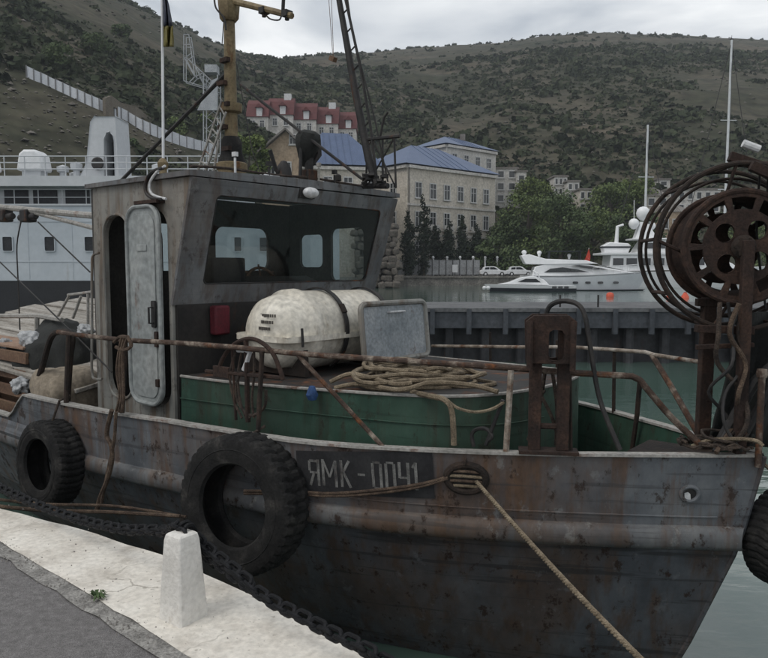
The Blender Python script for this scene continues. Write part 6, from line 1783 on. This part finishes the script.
# tyre fenders
def tyre(label, M, R=.5, w=.28, parent=None):
    e = thing('tyre_fender', label, 'tyre', (0, 0, 0), group=None, frame=M)
    hw = w / 2; k = R / .5
    prof = [(.285 * k, -hw * .72), (.30 * k, -hw * .9), (.36 * k, -hw), (.43 * k, -hw * .98), (.465 * k, -hw * .92), (.492 * k, -hw * .8), (.50 * k, -hw * .45), (.488 * k, -.010), (.488 * k, .010), (.50 * k, hw * .45), (.492 * k, hw * .8), (.465 * k, hw * .92), (.43 * k, hw * .98), (.36 * k, hw), (.30 * k, hw * .9), (.285 * k, hw * .72), (.31 * k, hw * .6), (.44 * k, hw * .55), (.455 * k, 0), (.44 * k, -hw * .55), (.31 * k, -hw * .6)]
    n = 240
    def fn(i, j, r):
        if i in (5, 6, 7): return r * (1 - .026 * (1 if ((j + i) % 6) < 2 else 0))
        if i in (8, 9, 10): return r * (1 - .026 * (1 if ((j + 3 - i) % 6) < 2 else 0))
        if i in (4, 11): return r * (1 - .02 * (1 if ((j + (3 if i == 11 else 0)) % 6) < 2 else 0))
        return r
    mb = MB(M); mb.lathe(prof, I4, n, closed=True, fn=fn); mb.build('carcass', RUBBER, e, smooth=16)
    for z in (-hw * .99, hw * .99):
        mb = MB(M); mb.torus(Matrix.Translation((0, 0, z * .985)), .395 * k, .006, 60, 5); mb.build('sidewall_rib', RUBBER, e)
    return e
def hull_tyre(px, py, out, lab, R, w, tilt=0, yaw=0):
    y = -1.7
    for _ in range(20):
        p = BL(px, py, y=y); y = -(hy(p.x, max(-.5, p.z)) + out)
    p = BL(px, py, y=y)
    du = Vector(on_hull(p.x + .3, p.z, 0)) - Vector(on_hull(p.x - .3, p.z, 0))
    ang = math.atan2(du.y, du.x)
    M = BM @ Matrix.Translation(p) @ Matrix.Rotation(ang + yaw, 4, 'Z') @ Matrix.Rotation(PI / 2 + tilt, 4, 'X')
    return tyre(lab, M, R, w), p
t1, p1 = hull_tyre(243, 503, .17, 'large treaded truck tyre hanging on the hull before the number', .515, .29, rad(-5))
t2, p2 = hull_tyre(50, 463, .17, 'tyre fender hanging on the hull behind the wheelhouse door', .40, .27, rad(-4))
for p, R, px in ((p1, .5, 0), (p2, .39, 0)):
    mb = MB(BM); q = Vector((p.x, -(bs(p.x) - .08), zs(p.x) + .06))
    mb.tube([q, Vector((p.x, -(bs(p.x) + .02), zs(p.x) + .03)), Vector((p.x - .02, p.y + .02, p.z + R * .80)), Vector((p.x - .02, p.y + .02, p.z + R * .62))], .012, 6)
    mb.build('tyre_lanyard', ROPED, label='dark lanyard holding the large truck tyre to the rail' if R == .5 else 'dark lanyard holding the aft tyre to the rail', cat='rope')
pb = BL(793, 538, y=.26)
M = BM @ Matrix.Translation((pb.x, pb.y, pb.z)) @ Matrix.Rotation(rad(62), 4, 'Z') @ Matrix.Rotation(PI / 2, 4, 'X')
tyre('black tyre fender hanging ahead of the bow stem', M, .34, .27)
mb = MB(BM); mb.tube([(4.15, .03, .47), (pb.x - .02, pb.y - .03, pb.z + .33)], .012, 6); mb.build('tyre_lanyard', ROPE, label='pale lanyard holding the bow tyre', cat='rope')

# mooring lines
fa = FM @ Vector((.07, -.01, .035)); fw = BM @ fa
end = Vector((1.30, 1.62, .05))
pts = [fw.lerp(end, t) - Vector((0, 0, .05 * math.sin(PI * t))) for t in np.linspace(0, 1, 24)]
mb = MB()
d_ = (end - fw).normalized(); sa = d_.cross(Vector((0, 0, 1))).normalized(); sb = sa.cross(d_)
Lr = (end - fw).length; nn = int(Lr / .075 * 7)
for st_ in range(3):
    q = []
    for i in range(nn + 1):
        t = i / nn; c = fw.lerp(end, t) - Vector((0, 0, .05 * math.sin(PI * t))); an = st_ * 2 * PI / 3 + 2 * PI * t * Lr / .075
        q.append(c + (sa * math.cos(an) + sb * math.sin(an)) * .0075)
    mb.tube(q, .0078, 6)
mb.build('mooring_rope', ROPE, label='taut pale mooring rope from the fairlead to the quay', cat='rope')
e = thing('mooring_ring', 'iron mooring ring on the quay edge holding the taut rope', 'ring', (1.30, 1.60, 0))
mb = MB(); mb.torus(Matrix.Translation((1.30, 1.60, .05)) @ Matrix.Rotation(rad(70), 4, 'X'), .07, .012, 24, 8); mb.build('ring', CHAIN, e)
mb = MB(); mb.box((1.30, 1.58, .006), (.14, .14, .012)); mb.build('plate', CHAIN, e, bevel=.003)
fb = FM @ Vector((-.12, .0, .03))
mb = MB(BM)
for dz in (0, .018):
    q = [fb + Vector((0, 0, dz * .5)), Vector(on_hull(2.38, .175 + dz, .035)), Vector(on_hull(2.1, .105 + dz * 1.3, .04)), Vector(on_hull(1.8, .055 + dz, .045)), Vector(on_hull(1.55, .04 + dz, .06)), Vector((1.3, -1.80, .06 + dz))]
    mb.tube(catmull(q, 5), .011, 7)
mb.build('hull_mooring_line', ROPEB, label='slack brown double line from the fairlead past the number', cat='rope')
mb = MB(BM)
A_ = [W(-30, 503, z=.02), W(40, 510, z=-.05), W(110, 512, z=-.12), W(180, 516, z=-.12)]
L1 = [BMI @ v for v in A_]
mb.tube(catmull(L1, 5), .014, 7); mb.tube(catmull([v + Vector((.0, .05, .03 if i < 3 else -.02)) for i, v in enumerate(L1)], 5), .011, 7)
mb.build('stern_mooring_line', ROPEB, label='reddish double rope running low between quay and hull', cat='rope')

# ------------------------------------------------------------------ quay furniture: bollards and chain
def bollard(u, y, label, rz=0):
    e = thing('quay_bollard', label, 'bollard', (u, y, 0), frame=BM, rot=Matrix.Rotation(rz, 4, 'Z'))
    M = BM @ Matrix.Translation((u, y, 0)) @ Matrix.Rotation(rz, 4, 'Z')
    mb = MB(M)
    lv = [(.083, -.02), (.082, .02), (.075, .14), (.067, .27), (.060, .38), (.054, .405), (.044, .414)]
    vs_, fs = [], []
    for h, z in lv:
        for a, b in ((-1, -1), (1, -1), (1, 1), (-1, 1)):
            for c, d in (((0, .10), (.10, 0)) if (a, b) in ((-1, -1), (1, 1)) else ((.10, 0), (0, .10))):
                vs_.append((a * (h - h * c) , b * (h - h * d), z))
    K = 8
    for i in range(len(lv)):
        for j in range(K):
            v = vs_[i * K + j]; n_ = .0012 * mnoise.noise((v[0] * 20 + u, v[1] * 20, v[2] * 14)); vs_[i * K + j] = (v[0] * (1 + n_ * 6), v[1] * (1 + n_ * 6), v[2] + n_)
    for i in range(len(lv) - 1):
        for j in range(K): fs.append((i * K + j, i * K + (j + 1) % K, (i + 1) * K + (j + 1) % K, (i + 1) * K + j))
    fs.append(tuple((len(lv) - 1) * K + j for j in range(K)))
    mb.add(vs_, fs); mb.build('post', BOLLW, e, smooth=25, bevel=.006)
    mb = MB(M); mb.torus(Matrix.Translation((0, .0, .395)) @ Matrix.Rotation(PI / 2, 4, 'X'), .035, .009, 16, 6); mb.build('eye', CHAIN, e)
    return e
b0 = BMI @ W(180, 618, z=0); b0 = Vector((b0.x, b0.y, 0))
bollard(b0.x, b0.y + .02, 'white tapered concrete bollard carrying the chain', rad(4))
bl_l = Vector((b0.x - 3.35, qe(b0.x - 3.35) - .34, 0)); bl_r = Vector((b0.x + 2.9, qe(b0.x + 2.9) - .36, 0))
bollard(bl_l.x, bl_l.y, 'white tapered bollard at the far chain end near the stern')
bollard(bl_r.x, bl_r.y, 'white tapered bollard at the near chain end past the bow')
# chain link mesh shared by every link
lm = MB(); L_, R_ = .028, .021
pts = []
for i in range(24):
    a = 2 * PI * i / 24
    pts.append((R_ * math.cos(a), R_ * math.sin(a) + (L_ if math.sin(a) >= 0 else -L_) * .62, 0))
lm.tube(pts, .0108, 7, closed=True)
lo_ = lm.build('link_source', CHAIN); link_me = lo_.data; link_me.name = 'chain_link'
bpy.data.objects.remove(lo_)
def chain(label, path, pitch=.046):
    path = [Vector(p) for p in path]
    e = thing('chain', label, 'chain', path[len(path) // 2], group=None)
    # resample
    seg = [0]
    for i in range(1, len(path)): seg.append(seg[-1] + (path[i] - path[i - 1]).length)
    n = int(seg[-1] / pitch)
    def at(s):
        s = min(max(s, 0), seg[-1])
        for i in range(1, len(seg)):
            if s <= seg[i]: return path[i - 1].lerp(path[i], (s - seg[i - 1]) / max(1e-6, seg[i] - seg[i - 1]))
        return path[-1]
    for k in range(n):
        c = at((k + .5) * pitch); d = (at((k + .9) * pitch) - at((k + .1) * pitch)).normalized()
        side = d.cross(Vector((0, 0, 1))).normalized(); upv = side.cross(d)
        ang = (PI / 4 if k % 2 else -PI / 4) + rnd.uniform(-.25, .25)
        nrm = side * math.cos(ang) + upv * math.sin(ang)
        x = d.cross(nrm)
        M = Matrix(((x.x, d.x, nrm.x, c.x), (x.y, d.y, nrm.y, c.y), (x.z, d.z, nrm.z, c.z), (0, 0, 0, 1)))
        inst('link', link_me, e, M)
top = BM @ Vector((b0.x, b0.y + .02, .41))
bw = top
def cz(px, py, u=None, yo=-.06):
    """chain point over the coping: on the vertical plane through the quay edge"""
    p = BL(px, py, y=b0.y + .14); return BM @ p
lp = [BM @ Vector((bl_l.x, bl_l.y, .41)), cz(-60, 458), cz(-20, 478), cz(20, 497), cz(50, 510), cz(85, 521), cz(110, 527), cz(130, 530), cz(150, 530), cz(166, 531), top + Vector((-.03, .04, .02))]
chain('black iron chain sagging from the white bollard towards the stern', catmull(lp, 4))
rp_ = [top + Vector((.02, .03, .02)), cz(200, 545), cz(218, 562), cz(240, 579), cz(270, 600), cz(300, 616), cz(335, 634), cz(372, 652), cz(420, 676), BM @ Vector((bl_r.x, bl_r.y, .41))]
chain('black iron chain running from the white bollard towards the bow', catmull(rp_, 4))
lp2 = [top + Vector((.0, .05, .03)), cz(196, 536), cz(212, 552), cz(232, 568), cz(252, 584), cz(262, 594)]
chain('short doubled length of chain lying over the bollard top', catmull(lp2, 4))
# the weed in the seam
wp = W(97, 598, z=0)
e = thing('weed', 'small green weed growing in the cement seam', 'plant', wp)
LEAFW = mat('weed_leaf', [(.04, .07, .025), (.07, .11, .04)], scale=30, bump=0)
rg = random.Random(4)
for k in range(22):
    a = rg.uniform(0, 6.28); l_ = rg.uniform(.03, .065); h = rg.uniform(.008, .04); d = Vector((math.cos(a), math.sin(a), 0)); s = Vector((-d.y, d.x, 0)) * rg.uniform(.006, .011)
    o = wp + d * .006
    mb = MB(); mb.add([o, o + d * l_ * .5 + s + Vector((0, 0, h)), o + d * l_ + Vector((0, 0, h * .5)), o + d * l_ * .5 - s + Vector((0, 0, h))], [(0, 1, 2, 3)]); mb.build('leaf', LEAFW, e, smooth=0)
# grit along the seam
GRIT = mat('grit_stone', [(.14, .13, .12), (.26, .245, .225)], scale=20, bump=0)
mb = MB(BM)
for k in range(420):
    u = rg.uniform(-1, 3.6); y = qi(u) + (rg.gauss(-.03, .05) if k % 5 else rg.uniform(0, .5)); r = rg.uniform(.002, .007)
    o = Vector((u, y, .002)); q = [o + Vector((r * math.cos(a) * rg.uniform(.7, 1.2), r * math.sin(a) * rg.uniform(.7, 1.2), -.006)) for a in (0, 1.5, 3, 4.6)]
    mb.add(q + [o + Vector((0, 0, r * .8))], [(0, 1, 4), (1, 2, 4), (2, 3, 4), (3, 0, 4)])
mb.build('seam_grit', GRIT, kind='stuff', smooth=0, label='loose grit along the cement seam', cat='gravel')

# flag on its staff, standing on the wheelhouse roof
f0, f1 = BL(163, 168, y=-.7), BL(162, -20, y=-.7)
e = thing('flagstaff', 'white flagstaff with drooping dark and yellow flag', 'flag', (f0.x, f0.y, 2.5), frame=BM)
mb = MB(BM); mb.tube([(f0.x, f0.y, 2.5), f1], .014, 8); mb.build('staff', WHITEP, e)
mb = MB(BM); mb.lathe([(.05, 2.5), (.05, 2.56), (.035, f0.z - .02), (.05, f0.z), (.055, f0.z + .05), (.03, f0.z + .09), (.014, f0.z + .1)], Matrix.Translation((f0.x, f0.y, 0)), 12); mb.build('socket', OCHRE, e)
FD = mat('flag_dark_cloth', [(.02, .025, .04), (.04, .045, .07)], scale=10, bump=.2); FY = mat('flag_yellow_cloth', [(.10, .085, .02), (.16, .135, .035)], scale=10, bump=.2)
def fold(py0, py1, w0, w1, m, nm):
    mb = MB(BM); vs_, fs = [], []
    for i in range(9):
        t = i / 8; py = py0 + (py1 - py0) * t; w = w0 + (w1 - w0) * t
        for j in range(9):
            s = j / 8; p = BL(163.5 + w * s, py, y=-.7 + .045 * math.sin(s * 11 + t * 2) * (.3 + s)); vs_.append(p)
    for i in range(8):
        for j in range(8): fs.append((i * 9 + j, i * 9 + j + 1, i * 9 + j + 10, i * 9 + j + 9))
    mb.add(vs_, fs); o = mb.build(nm, m, e, smooth=80); q = o.modifiers.new('thick', 'SOLIDIFY'); q.thickness = .006
fold(-16, 26, 1, 9, FD, 'flag_upper_band'); fold(26, 47, 9.5, 10, FY, 'flag_lower_band')

# ------------------------------------------------------------------ harbour air
HAZE = bpy.data.materials.new('haze_air'); HAZE.use_nodes = True
_n, _l = HAZE.node_tree.nodes, HAZE.node_tree.links
_n.remove(_n['Principled BSDF'])
_v = _n.new('ShaderNodeVolumePrincipled'); _v.inputs['Color'].default_value = (.80, .86, .93, 1); _v.inputs['Density'].default_value = .00032
_l.new(_v.outputs[0], _n['Material Output'].inputs['Volume'])
mb = MB(); mb.box2((-900, -160, -6), (1000, 760, 330))
mb.build('haze', HAZE, kind='stuff', smooth=0)
